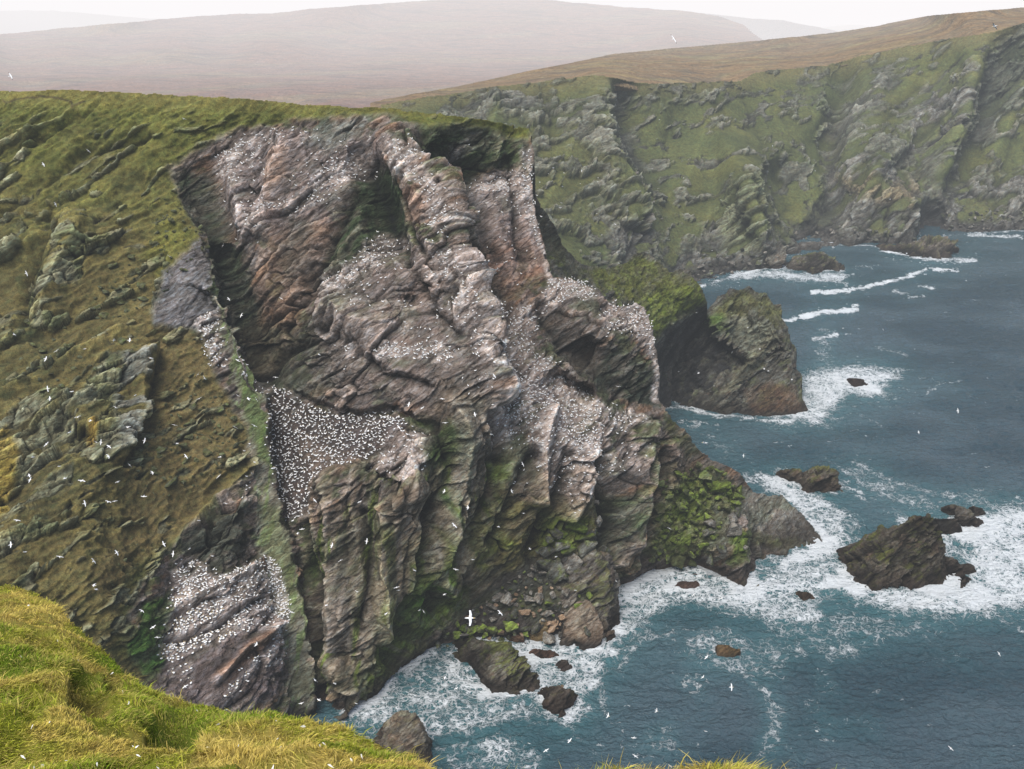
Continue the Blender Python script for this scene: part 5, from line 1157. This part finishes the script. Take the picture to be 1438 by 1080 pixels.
thr = t.math('SUBTRACT', 1.30, t.math('MULTIPLY', fo, .90))
fm = t.mr(t.math('SUBTRACT', pat, thr), -.12, .22, 0, 1)
deep = t.mix(dk, (.021, .045, .060), (.046, .076, .094))
body = t.mix(t.math('MULTIPLY', ae, .95, clamp=True), deep, (.052, .155, .166))
colr = t.mix(fm, body, (.80, .84, .85))
w1_ = t.noise(t.vmath('MULTIPLY', geo, (.8, 1.3, 1.0)).outputs[0], .9, 5, .62, .3)
w2_ = t.noise(t.vmath('MULTIPLY', geo, (.7, 1.4, 1.0)).outputs[0], .28, 4, .6, .4)
hgt = t.math('ADD', t.math('ADD', t.math('MULTIPLY', w1_, .5), t.math('MULTIPLY', w2_, 1.0)), t.math('MULTIPLY', t.math('MULTIPLY', fn2, fm), .5))
bp = t.n('ShaderNodeBump', ins={'Height': hgt, 'Strength': 1.0, 'Distance': 2.2})
rg = t.math('ADD', t.math('MULTIPLY', fm, .6), .16)
p = t.n('ShaderNodeBsdfPrincipled', ins={'Base Color': colr, 'Roughness': rg, 'IOR': 1.33, 'Normal': bp.outputs[0]})
M['sea'] = t.surf(p.outputs[0])
tag(link('sea', me, M['sea']), 'blue grey sea with white surf round the rocks', 'sea', kind='structure')
print('sea', round(time.time() - T0, 1))

# haze: thin sea mist over the bay, thickening over the moor behind
def mist(name, label, x0, x1, y0, y1, z1, dens, glow, colr):
    me = bpy.data.meshes.new(name); bm = bmesh.new(); bmesh.ops.create_cube(bm, size=1.0)
    for v in bm.verts: v.co = ((x0 + x1) / 2 + v.co.x * (x1 - x0), (y0 + y1) / 2 + v.co.y * (y1 - y0), -30 + (v.co.z + .5) * (z1 + 30))
    bm.to_mesh(me); bm.free()
    m = bpy.data.materials.new(name); m.use_nodes = True; nt = m.node_tree; nt.nodes.clear()
    ab = nt.nodes.new('ShaderNodeVolumeAbsorption'); ab.inputs['Color'].default_value = (0, 0, 0, 1); ab.inputs['Density'].default_value = dens
    em = nt.nodes.new('ShaderNodeEmission'); em.inputs[0].default_value = (*colr, 1); em.inputs[1].default_value = dens * glow  # mist glows by itself, standing in for scattered daylight
    ad = nt.nodes.new('ShaderNodeAddShader'); ou = nt.nodes.new('ShaderNodeOutputMaterial')
    nt.links.new(ab.outputs[0], ad.inputs[0]); nt.links.new(em.outputs[0], ad.inputs[1]); nt.links.new(ad.outputs[0], ou.inputs['Volume'])
    tag(link(name, me, m), label, 'haze', kind='structure')
if HAZE:
    mist('haze', 'thin pale sea mist over the bay', -9000, 9000, -800, 16000, 600, .00012, 1.0, (.72, .77, .83))
    mist('haze', 'thicker white mist over the moorland hills', -8900, 8900, 1150, 15900, 580, .00037, 1.0, (1.12, 1.055, 1.04))
# ================================================================== foreground turf
gs = Sheet(-160, 1300, 790, 1240, 3.0)
gpts = [(-160,815,33),(-60,818,32.5),(0,822,32),(40,828,31),(62,840,30),(100,872,27.5),(130,905,25),(165,935,23.5),(200,960,22),(240,982,20.5),(270,992,19.5),(300,996,18.8),(335,1003,18),(380,1001,17.5),(430,1014,16.6),(480,1022,15.8),(540,1046,14.2),(600,1078,12.6),(640,1098,11.9),(720,1102,11.3),
 (800,1090,11.2),(870,1080,11.4),(980,1074,11.5),(1040,1074,11.5),(1100,1082,11.3),(1300,1100,11),
 (0,870,25),(0,920,19.5),(0,980,15.5),(0,1080,10.5),(80,930,20),(100,1000,15.2),(100,1080,11),(150,990,17.5),(200,1030,14.8),(250,1035,15.2),(200,1080,12),(300,1030,15.6),(300,1080,12),(380,1040,14.6),(400,1080,12),(500,1080,11.6),(0,1240,6.5),(300,1240,6.5),(600,1240,6.5),(900,1240,6.5),(1300,1240,6.5),(600,1140,9.2),(900,1140,9)]
gs.depth(gpts, [], [], r_soft=14)
gpoly = [(-170,812),(0,822),(25,824),(50,832),(72,846),(92,866),(112,888),(135,910),(165,936),(200,962),(240,985),(262,992),(300,996),(335,1004),(380,1001),(430,1015),(480,1022),(540,1046),(575,1064),(610,1082),(660,1100),(760,1104),(860,1092),(930,1092),(985,1086),(1035,1086),(1090,1094),(1310,1100),(1310,1250),(-170,1250)]
gm = edge_mask(gs, gpoly, 2.5, 22, 4)
Pg = gs.P; gx, gy, gz = [Pg[..., i].astype(f4) for i in range(3)]
gd = .42 * fbm(gx / 3.2, gy / 3.2, gz / 3.2, 3, 301) + .20 * ridged(gx / 1.3, gy / 1.3, gz / 1.3, 2, 304) + .07 * fbm(gx / .35, gy / .35, gz / .35, 2, 307)
pg = Paint(gs, 10, 40)
holl = np.maximum.reduce([pg.w([(100,945),(135,965),(150,1005),(110,1010),(92,985)], 12), pg.w([(205,1025),(250,1010),(285,1030),(275,1060),(240,1075),(212,1055)], 12), pg.w([(0,1000),(60,1005),(55,1025),(0,1020)], 8), pg.w([(150,945),(175,960),(165,990),(148,975)], 8) * .7])
gd = gd - .45 * holl
gd = gd * (.3 + .7 * sstep(0, 40, -sdist(gpoly, gs.PX, gs.PY)))
gs.P = Pg + gs.normals(r=3) * gd[..., None]; gs.N = gs.normals(r=3)
def gcolour(x, y, z, hol):
    n1 = fbm(x / 2.6, y / 2.6, z / 2.6, 4, 311); n2 = fbm(x / .7, y / .7, z / .7, 3, 314)
    C = np.zeros(x.shape + (3,), f4) + np.array((.31, .33, .035), f4)
    lay(C, sstep(-.05, .35, n1 + .35 * n2) * .9, (.56, .43, .11)); lay(C, sstep(.05, .45, -n1 + .3 * n2) * .85, (.19, .29, .022)); lay(C, sstep(.25, .6, n2) * .5, (.33, .36, .055))
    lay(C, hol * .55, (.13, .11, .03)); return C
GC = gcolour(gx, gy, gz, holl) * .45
t = NT('turf_ground'); cc = t.attr('Col', True); M['ground'] = t.surf(t.pbr(cc, .95, None, .1))
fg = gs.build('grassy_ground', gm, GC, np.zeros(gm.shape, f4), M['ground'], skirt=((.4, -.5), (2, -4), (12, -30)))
tag(fg, 'grassy cliff edge in the foreground', 'ground', kind='structure')
# grass blades
rg_ = np.random.RandomState(3)
NB = 210000
bx_ = rg_.uniform(-150, 1290, NB * 3); by_ = rg_.uniform(815, 1130, NB * 3)
keep = sdist(gpoly, bx_.astype(f4), by_.astype(f4)) < -.5
keep &= (by_ < 1100) | (rg_.rand(NB * 3) < .4)
bx_ = bx_[keep][:NB]; by_ = by_[keep][:NB]
ii = np.clip((bx_ - gs.xs[0]) / 3.0, 0, len(gs.xs) - 2); jj = np.clip((by_ - gs.ys[0]) / 3.0, 0, len(gs.ys) - 2)
i0 = ii.astype(int); j0 = jj.astype(int); fi = (ii - i0)[:, None]; fj = (jj - j0)[:, None]
Q = gs.P
B = Q[j0, i0] * (1 - fi) * (1 - fj) + Q[j0, i0 + 1] * fi * (1 - fj) + Q[j0 + 1, i0] * (1 - fi) * fj + Q[j0 + 1, i0 + 1] * fi * fj
hol = holl[j0, i0]
n = len(B)
lx = fbm(B[:, 0] / .9, B[:, 1] / .9, B[:, 2] / .9, 2, 321); ly = fbm(B[:, 0] / .9, B[:, 1] / .9, B[:, 2] / .9 + 9, 2, 324)
tall = sstep(-.3, .4, fbm(B[:, 0] / 1.6, B[:, 1] / 1.6, B[:, 2] / 1.6, 3, 327))
L = (.06 + .085 * tall) * rg_.uniform(.6, 1.35, n) * np.where(rg_.rand(n) < .10, 2.0, 1.0)
dirn = np.stack([.35 + 1.4 * lx + .45 * rg_.normal(size=n), -.25 + 1.2 * ly + .45 * rg_.normal(size=n), .75 + .25 * rg_.rand(n)], -1); dirn /= np.linalg.norm(dirn, axis=1)[:, None]
bend = np.stack([dirn[:, 0], dirn[:, 1], -.55 + 0 * dirn[:, 0]], -1)
side = np.stack([-dirn[:, 1], dirn[:, 0], 0 * dirn[:, 0]], -1) + .6 * rg_.normal(size=(n, 3)); side /= np.linalg.norm(side, axis=1)[:, None]
wd = (rg_.uniform(.0045, .009, n) * (B[:, 1] / 16) ** .5)[:, None]
p0 = B - np.array([0, 0, .02]); p1 = B + dirn * L[:, None] * .55; p2 = B + dirn * L[:, None] * .92 + bend * L[:, None] * .22
V = np.stack([p0 - side * wd, p0 + side * wd, p1 - side * wd * .8, p1 + side * wd * .8, p2 - side * wd * .15, p2 + side * wd * .15], 1).reshape(-1, 3)
k = np.arange(n)[:, None] * 6
F = np.concatenate([k + np.array([[0, 1, 3, 2]]), k + np.array([[2, 3, 5, 4]])])
BC = gcolour(B[:, 0].astype(f4), B[:, 1].astype(f4), B[:, 2].astype(f4), hol)
straw = (rg_.rand(n) < .22 + .25 * tall)[:, None]
BC = BC * 1.18
BC = np.where(straw, .35 * BC + .65 * np.array((.56, .43, .15)), BC) * rg_.uniform(.45, 1.5, (n, 1))
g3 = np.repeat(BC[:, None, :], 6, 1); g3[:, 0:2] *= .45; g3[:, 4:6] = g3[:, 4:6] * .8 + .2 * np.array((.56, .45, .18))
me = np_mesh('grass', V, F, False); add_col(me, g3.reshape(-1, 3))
t = NT('grass_blades'); cc = t.attr('Col', True)
d1 = t.n('ShaderNodeBsdfDiffuse', ins={'Color': cc}); d2 = t.n('ShaderNodeBsdfTranslucent', ins={'Color': cc}); mx = t.n('ShaderNodeMixShader', ins={0: .3, 1: d1.outputs[0], 2: d2.outputs[0]})
M['grass'] = t.surf(mx.outputs[0])
tag(link('grass', me, M['grass']), 'long green and straw coloured grass on the near cliff edge', 'grass', kind='stuff')
# white feathers and down caught in the grass
fi_ = rg_.choice(n, 110, replace=False); VV = []; FF = []
for q, i in enumerate(fi_):
    c = B[i] + np.array([0, 0, .10]); s = rg_.uniform(.012, .035); u = rg_.normal(size=3); u /= np.linalg.norm(u); v = np.cross(u, rg_.normal(size=3)); v /= np.linalg.norm(v)
    VV += [c - u * s * 1.6, c - u * s * .5 + v * s * .6, c + u * s * 1.6, c - u * s * .5 - v * s * .6 + np.array([0, 0, s * .4])]; FF.append([4 * q, 4 * q + 1, 4 * q + 2, 4 * q + 3])
me = np_mesh('feathers', np.array(VV), np.array(FF), False); t = NT('down'); M['down'] = t.surf(t.pbr((.8, .8, .78), .8))
tag(link('feathers', me, M['down']), 'white feathers scattered in the near grass', 'feathers', kind='stuff')
print('foreground', n, round(time.time() - T0, 1))
# ================================================================== gannets
def mat_plain(name, col, rough=.7):
    t = NT(name); geo = t.n('ShaderNodeTexCoord').outputs['Object']
    nz = t.noise(geo, 14, 3, .6); c = t.mix(t.mr(nz, .3, .7, 0, 1), tuple(v * .88 for v in col), col)
    return t.surf(t.pbr(c, rough, None, .2))
BW = mat_plain('feather_white', (.86, .86, .85)); BB = mat_plain('wingtip_black', (.022, .02, .02)); BY = mat_plain('head_buff', (.62, .45, .20)); BG = mat_plain('bill_grey', (.35, .40, .43), .4)
BMATS = [BW, BB, BY, BG]
def loft(rings, seg, axis_mats, V, F, MI):
    """rings: (centre, u, v) with u,v half-axis vectors; closed at both ends"""
    base = len(V)
    for (c, u, v) in rings:
        for s in range(seg):
            a = 2 * math.pi * s / seg
            V.append(tuple(np.array(c) + np.array(u) * math.cos(a) + np.array(v) * math.sin(a)))
    for r in range(len(rings) - 1):
        for s in range(seg):
            s2 = (s + 1) % seg
            F.append((base + r * seg + s, base + r * seg + s2, base + (r + 1) * seg + s2, base + (r + 1) * seg + s)); MI.append(axis_mats[r])
    for r, m in ((0, axis_mats[0]), (len(rings) - 1, axis_mats[-1])):
        F.append(tuple(base + r * seg + s for s in (range(seg) if r == 0 else reversed(range(seg))))); MI.append(m)
def bird_mesh(name, V, F, MI):
    me = bpy.data.meshes.new(name); me.from_pydata(V, [], F); me.update()
    for m in BMATS: me.materials.append(m)
    me.polygons.foreach_set('material_index', MI); me.polygons.foreach_set('use_smooth', [True] * len(F)); return me
def R3(x, z, w, h, dx=0): return ((x, 0, z), (0, w, 0), (-dx, 0, h))
def sitting(seg=8, neck=1.0, turn=0.0):
    V, F, MI = [], [], []
    rg = [R3(-.50, .17, .012, .01), R3(-.40, .18, .035, .03), R3(-.30, .19, .07, .06), R3(-.15, .20, .12, .10), R3(.0, .215, .145, .13), R3(.13, .24, .13, .13),
          R3(.22, .30, .09, .10, .04), ((.25, .01 * turn, .38), (.0, .055, 0), (-.05, 0, .035)), ((.26, .03 * turn, .47 * neck), (0, .045, 0), (-.045, 0, .01)), ((.275, .05 * turn, .55 * neck), (0, .045, 0), (-.045, 0, .015)),
          ((.31, .07 * turn, .60 * neck), (0, .045, 0), (-.03, 0, .045)), ((.36, .09 * turn, .605 * neck), (0, .035, 0), (-.01, 0, .035)), ((.41, .11 * turn, .595 * neck), (0, .016, 0), (0, 0, .018)), ((.48, .14 * turn, .58 * neck), (0, .005, 0), (0, 0, .005))]
    loft(rg, seg, [1, 1, 0, 0, 0, 0, 0, 2, 2, 2, 2, 3, 3], V, F, MI)
    for sd in (-1, 1):   # folded wings with crossed black tips
        w = [((.12, sd * .13, .26), (.02, .03 * sd, 0), (0, 0, .06)), ((-.05, sd * .15, .26), (0, .03 * sd, 0), (0, 0, .08)), ((-.25, sd * .11, .235), (0, .025 * sd, 0), (0, 0, .055)), ((-.42, sd * .05, .215), (0, .018 * sd, 0), (0, 0, .03)), ((-.58, sd * .0, .20), (0, .008 * sd, 0), (0, 0, .01))]
        loft(w, 6, [0, 0, 1, 1], V, F, MI)
    return bird_mesh('gannet', V, F, MI)
def flying(dih=.15, sweep=.25, fold=0.0, low=False):
    V, F, MI = [], [], []; seg = 6 if low else 8
    rg = [R3(-.52, .02, .006, .006), R3(-.42, .02, .045, .012), R3(-.30, .01, .06, .04), R3(-.12, 0, .085, .08), R3(.06, 0, .095, .09), R3(.2, .01, .075, .07), R3(.30, .02, .05, .048), R3(.40, .03, .042, .045), R3(.46, .03, .03, .032), R3(.50, .025, .014, .016), R3(.58, .02, .004, .005)]
    loft(rg, seg, [0, 0, 0, 0, 0, 0, 2, 2, 3, 3], V, F, MI)
    for sd in (-1, 1):
        sp = [0, .12, .32, .52, .70, .84, .95]; ch = [.30, .29, .25, .21, .165, .10, .02]
        w = []
        for i, (s_, c) in enumerate(zip(sp, ch)):
            y = sd * s_ * (1 - .25 * fold); el = max(0, s_ - .35)
            x = .06 + (.10 * s_ if s_ < .35 else .035 - (sweep + fold * .5) * el) ; z = .03 + dih * s_ - (dih * 1.6) * el * (1 if s_ > .35 else 0)
            w.append(((x - c * .15, y, z), (c * .5, 0, 0), (0, 0, .022 * (1 - s_) + .004)))
        loft(w, 6, [0, 0, 0, 0, 1, 1], V, F, MI)
    return bird_mesh('flying_gannet', V, F, MI)
SIT = [sitting(8, 1, t) for t in (0, 2.5, -2.5)] + [sitting(8, .72, 1.5)]
FLY = [flying(.15, .25), flying(.42, .3), flying(-.18, .3, .2), flying(.25, .5, .6), flying(.05, .2)]
rb = np.random.RandomState(12)
# --- nesting birds on the ledges
clab = {0: ('white gannet sitting among hundreds on the great dark ledge', 'gannets nesting on the great ledge'), 22: ('white gannet sitting on the whitened slabs of the lower colony', 'gannets nesting on the lower colony slabs'),
        19: ('white gannet perched on the white streaked side of the rock fin', 'gannets nesting on the rock fin'), 23: ('white gannet perched low on the pale foot of the rock fin', 'gannets nesting at the foot of the fin'), 24: ('white gannet sitting on the bottom ledge under the lower colony', 'gannets nesting on the bottom ledge'),
        20: ('white gannet perched on the outer edge of the rock fin', 'gannets on the outer edge of the fin'), 21: ('white gannet perched beside the mid fin', 'gannets beside the mid fin'), 25: ('white gannet at the left end of the lower colony', 'gannets at the left end of the lower colony')}
nest = []
dens = [np.clip(pa.w(p_, 5 if k_ == 'peat' else 10) * 1.15, 0, 1) for p_, s_, k_ in colz]
for ci, (poly, sp, kind) in enumerate(colz):
    xs = [p[0] for p in poly]; ys = [p[1] for p in poly]; k = 0
    if kind != 'peat': sp *= .84
    dy = sp * .82
    y = min(ys)
    while y < max(ys):
        x = min(xs) + (sp / 2 if k % 2 else 0)
        while x < max(xs):
            px, py = x + rb.normal() * sp * .34, y + rb.normal() * sp * .30
            x += sp
            i = int(round((px - hs.xs[0]) / hs.step)); j = int(round((py - hs.ys[0]) / hs.step))
            if rb.rand() > dens[ci][j, i] or rb.rand() < .10: continue
            P, N = hs.at(px, py)
            i = int(round((px - hs.xs[0]) / hs.step)); j = int(round((py - hs.ys[0]) / hs.step))
            if kind != 'peat':
                if up[j, i] < .06 + .22 * rb.rand(): continue
                if n_d[j, i] + .8 * rb.normal() < -.9 or n_b[j, i] + .25 * rb.normal() < (-.5 if kind == 'guano' else .0): continue
            elif rb.rand() < .05: continue
            nest.append((P[1], P, ci, N))
        y += dy; k += 1
nest.sort(key=lambda q: q[0])
print('nesting birds', len(nest))
for (Yd, P, ci, N) in nest[:300]:
    o = bpy.data.objects.new('nesting_gannet', SIT[rb.randint(4)]); COL.objects.link(o)
    s = rb.uniform(.95, 1.15); o.scale = (s, s, s); o.location = P - np.array([0, 0, .02]) + N * .05; o.rotation_euler = (0, 0, rb.uniform(0, 6.28))
    lb, gp = clab.get(ci, ('white gannet nesting on a ledge of the great cliff face', 'gannets nesting on the great cliff face'))
    tag(o, lb, 'gannet', gp)
def simple_sit():
    V, F, MI = [], [], []
    rg = [R3(-.55, .18, .012, .01), R3(-.36, .19, .06, .05), R3(-.12, .21, .14, .12), R3(.1, .24, .14, .13), R3(.24, .34, .07, .08, .04), ((.27, 0, .5), (0, .05, 0), (-.05, 0, .02)), ((.33, 0, .60), (0, .045, 0), (-.02, 0, .045)), ((.47, 0, .585), (0, .008, 0), (0, 0, .008))]
    loft(rg, 5, [1, 0, 0, 0, 0, 2, 3], V, F, MI); return V, F, MI
sv, sf, sm = simple_sit(); sv = np.array(sv)
tri = []; tm = []
for f, m_ in zip(sf, sm):
    for k in range(1, len(f) - 1): tri.append((f[0], f[k], f[k + 1])); tm.append(m_)
tri = np.array(tri); rest = nest[300:]
ang = rb.uniform(0, 6.28, len(rest)); sc_ = rb.uniform(.88, 1.08, len(rest))
c_, s_2 = np.cos(ang) * sc_, np.sin(ang) * sc_
L0 = np.array([P - np.array([0, 0, .02]) + N * .05 for (_, P, _, N) in rest])
VX = sv[None, :, 0] * c_[:, None] - sv[None, :, 1] * s_2[:, None] + L0[:, 0:1]; VY = sv[None, :, 0] * s_2[:, None] + sv[None, :, 1] * c_[:, None] + L0[:, 1:2]; VZ = sv[None, :, 2] * sc_[:, None] + L0[:, 2:3]
V = np.stack([VX, VY, VZ], -1).reshape(-1, 3); F = (tri[None] + (np.arange(len(rest)) * len(sv))[:, None, None]).reshape(-1, 3)
me = np_mesh('gannet_colony', V, F)
for m_ in BMATS: me.materials.append(m_)
me.polygons.foreach_set('material_index', np.tile(np.array(tm, np.int32), len(rest)))
tag(link('gannet_colony', me), 'thousands of white gannets packed on the cliff ledges', 'gannets', kind='stuff')
# --- birds in flight: (px, py, apparent wing span px)
fl_big = [(660,868,27,'largest white gannet, wings spread, above the cove beach'), (990,622,19,'white gannet banking over the dark water right of the colony'), (702,861,13,'white gannet just right of the largest one over the beach'),
 (946,55,15,'gannet seen against the moorland high in the middle'), (1397,37,15,'white gannet high above the cliffs in the top right corner'), (1027,965,13,'white gannet gliding over the sea below the lone ringed rock'),
 (991,1027,10,'white gannet over open water near the bottom edge'), (1335,1051,11,'white gannet low over the sea in the bottom right'), (1403,918,10,'white gannet over the sea below the large rock surf'), (1147,1027,10,'white gannet turning over the dark sea right of the foam trail'),
 (1345,577,9,'lone gannet over the plain sea right of the stack'), (743,1044,11,'white gannet gliding just below the squat dark rock'), (638,738,13,'white gannet in front of the dark base of the cliff'), (61,231,9,'white gannet against the upper left turf'),
 (258,167,10,'white gannet gliding below the skyline turf'), (1044,640,7,'small white gannet right of the green rocks'), (323,961,12,'white gannet before the bottom ledge of the lower colony'), (442,703,9,'white gannet before the brown columns'), (15,107,12,'gannet with dark wingtips crossing the moorland at the left edge')]
fl = [(124,212,6),(78,287,6),(37,384,6),(238,360,6),(313,345,5),(321,420,6),(339,443,6),(395,419,6),(119,490,10),(79,493,7),(64,504,6),(160,478,6),(182,478,12),(212,503,13),(278,526,8),(287,531,8),(67,546,9),(101,550,8),(190,555,11),(162,572,8),(280,560,8),(109,586,8),(127,591,7),(98,607,16),(65,624,9),
 (46,642,8),(135,621,8),(142,621,8),(153,627,9),(152,641,8),(83,655,7),(41,668,6),(42,674,10),(91,672,9),(115,675,15),(203,619,6),(245,597,9),(249,623,8),(261,641,6),(182,653,6),(214,664,9),(202,697,8),(165,677,6),(309,642,9),(307,669,7),(317,707,8),(279,731,6),(119,707,10),(152,705,7),(161,704,9),(24,731,12),(15,765,13),
 (84,782,8),(35,775,7),(131,788,8),(230,764,7),(243,778,6),(266,771,8),(164,776,8),(298,781,9),(334,506,10),(349,560,13),(360,561,9),(334,556,8),(357,598,12),(340,526,6),(418,749,6),(424,743,9),(132,822,9),(135,828,7),(199,858,7),(215,881,5),(221,895,5),(247,848,10),(360,905,7),(260,964,10),(317,997,8),(442,955,14),(448,983,8),(423,988,8),
 (470,960,6),(458,850,6),(642,270,7),(684,285,7),(642,295,5),(662,316,6),(448,498,8),(387,530,7),(593,573,11),(625,594,13),(574,568,6),(621,560,6),(694,528,6),(667,582,8),(624,690,9),(657,713,8),(505,705,11),(744,771,8),(664,786,8),(734,652,9),(719,690,8),(735,721,6),(582,801,12),(478,787,10),(560,829,7),(624,835,10),(466,766,7),(501,831,7),
 (1028,495,5),(868,543,6),(953,522,5),(981,524,6),(1003,542,6),(978,439,6),(853,394,6),(818,380,6),(800,385,5),(1067,490,6),(1073,518,5),(1079,521,5),(1112,533,5),(926,168,5),(777,236,5),(838,300,5),(916,237,5),(788,285,5),(790,262,5),(792,243,4),(817,240,5),(840,250,5),(815,258,4),(767,264,5),(770,244,4),(758,256,5),(787,292,6),
 (781,782,7),(798,798,8),(865,816,9),(808,829,7),(542,862,10),(595,859,9),(557,825,6),(589,857,6),(500,988,9),(641,967,6),(767,1054,7),(711,1055,10),(892,1062,9),(890,1036,7),(922,998,8),(854,1005,12),(698,920,6),(625,952,6),(940,742,6),(974,835,7),(1290,607,4),(987,951,6),(992,923,6),(1184,461,5),(1240,463,4),(1105,358,5),(800,1040,6),(1013,840,6),(895,452,5),(845,330,5),
 (864,315,5),(875,380,5),(905,408,5),(938,395,4),(1000,352,5),(1050,460,5),(1160,395,4),(1210,180,4),(1250,280,4),(1085,205,4),(1145,240,4),(960,250,4),(690,610,7),(600,640,7),(560,600,7),(410,860,8),(640,800,7),(700,740,7),(515,760,8),(330,600,9),(70,560,8),(20,470,8),(180,600,8)]
def zone(px, py):
    if px < 380 and py < 420: return ('small white gannet flying across the upper turf slope', 'gannets flying across the upper turf slope')
    if px < 380 and py < 760: return ('white gannet flying in front of the stony brown slope on the left', 'gannets flying before the brown slope')
    if px < 380: return ('white gannet flying in front of the lower left rocks', 'gannets flying before the lower left rocks')
    if px < 740 and py < 600: return ('white gannet flying before the great cliff face', 'gannets flying before the great cliff face')
    if px < 900 and py < 905: return ('white gannet flying low before the cliff foot and cove', 'gannets flying before the cliff foot')
    if py < 345: return ('tiny white gannet flying before the far green cliffs', 'gannets flying before the far cliffs')
    if py < 600 and px < 1130: return ('small white gannet flying by the promontory and stack', 'gannets flying by the sea stack')
    return ('white gannet flying over the sea', 'gannets flying over the sea')
def depth_at(px, py):
    best = (H - 2) / tanphi(py) if py > 60 else 3000
    for sh, mk in ((hs, hmask), (stack_s, None), (neck_s, None), (fs, fmask)):
        i = int(round((px - sh.xs[0]) / sh.step)); j = int(round((py - sh.ys[0]) / sh.step))
        if 0 <= i < len(sh.xs) and 0 <= j < len(sh.ys):
            if mk is not None and not mk[j, i]: continue
            if sh in (stack_s, neck_s) and not (925 < px < 1120 and 440 < py < 570): continue
            best = min(best, sh.P[j, i, 1])
    return best
for item in fl_big + fl:
    px, py, span = item[:3]
    b = (540 - py) / FPX; Yd = 1.78 * FPX / span * (CP + b * SP)
    Yd = min(Yd, depth_at(px, py) - 6)
    x, y, z = [float(v) for v in place(px, py, Yd)]
    o = bpy.data.objects.new('flying_gannet', FLY[rb.randint(5)]); COL.objects.link(o)
    o.location = (x, y, z); o.rotation_euler = Euler((rb.normal() * .5 + .3, rb.normal() * .15, rb.uniform(0, 6.28)))
    s = 1.0
    if len(item) == 4: lb, gp = item[3], None; big_i = fl_big.index(item); o.rotation_euler = Euler([(1.0, .1, .15), (.7, .2, 2.5), (.5, .1, .9), (.9, -.1, .8), (.6, .3, 2.4)][big_i % 5])
    else: lb, gp = zone(px, py)
    tag(o, lb, 'gannet', gp)
print('birds', round(time.time() - T0, 1))
# ------------------------------------------------------------------ light
w = bpy.data.worlds.new('World'); SC.world = w; w.use_nodes = True
nt = w.node_tree; nt.nodes.clear()
sky = nt.nodes.new('ShaderNodeTexSky'); sky.sky_type = 'NISHITA'; sky.sun_disc = False
SUN_EL, SUN_AZ = math.radians(60), math.radians(206)    # azimuth from +Y towards +X
sky.sun_elevation = SUN_EL; sky.sun_rotation = SUN_AZ; sky.air_density = 1.0; sky.dust_density = 2.0; sky.ozone_density = 1.0
bg = nt.nodes.new('ShaderNodeBackground'); bg.inputs[1].default_value = 0.15
wo = nt.nodes.new('ShaderNodeOutputWorld')
nt.links.new(sky.outputs[0], bg.inputs[0]); nt.links.new(bg.outputs[0], wo.inputs[0])
sd = bpy.data.lights.new('sun', 'SUN'); sd.energy = 4.7; sd.angle = math.radians(42); sd.color = (1.0, .965, .92)
so = bpy.data.objects.new('sun', sd); COL.objects.link(so)
dv = Vector((math.sin(SUN_AZ) * math.cos(SUN_EL), math.cos(SUN_AZ) * math.cos(SUN_EL), math.sin(SUN_EL)))
so.rotation_euler = dv.to_track_quat('Z', 'Y').to_euler(); so.location = (0, 0, 400)
SC.render.engine = 'CYCLES'
SC.cycles.use_denoising = True; SC.cycles.adaptive_threshold = .02
SC.cycles.max_bounces = 5; SC.cycles.diffuse_bounces = 3; SC.cycles.glossy_bounces = 2; SC.cycles.transparent_max_bounces = 8
SC.cycles.volume_bounces = 0
SC.cycles.caustics_reflective = False; SC.cycles.caustics_refractive = False
print('script done', round(time.time() - T0, 1))
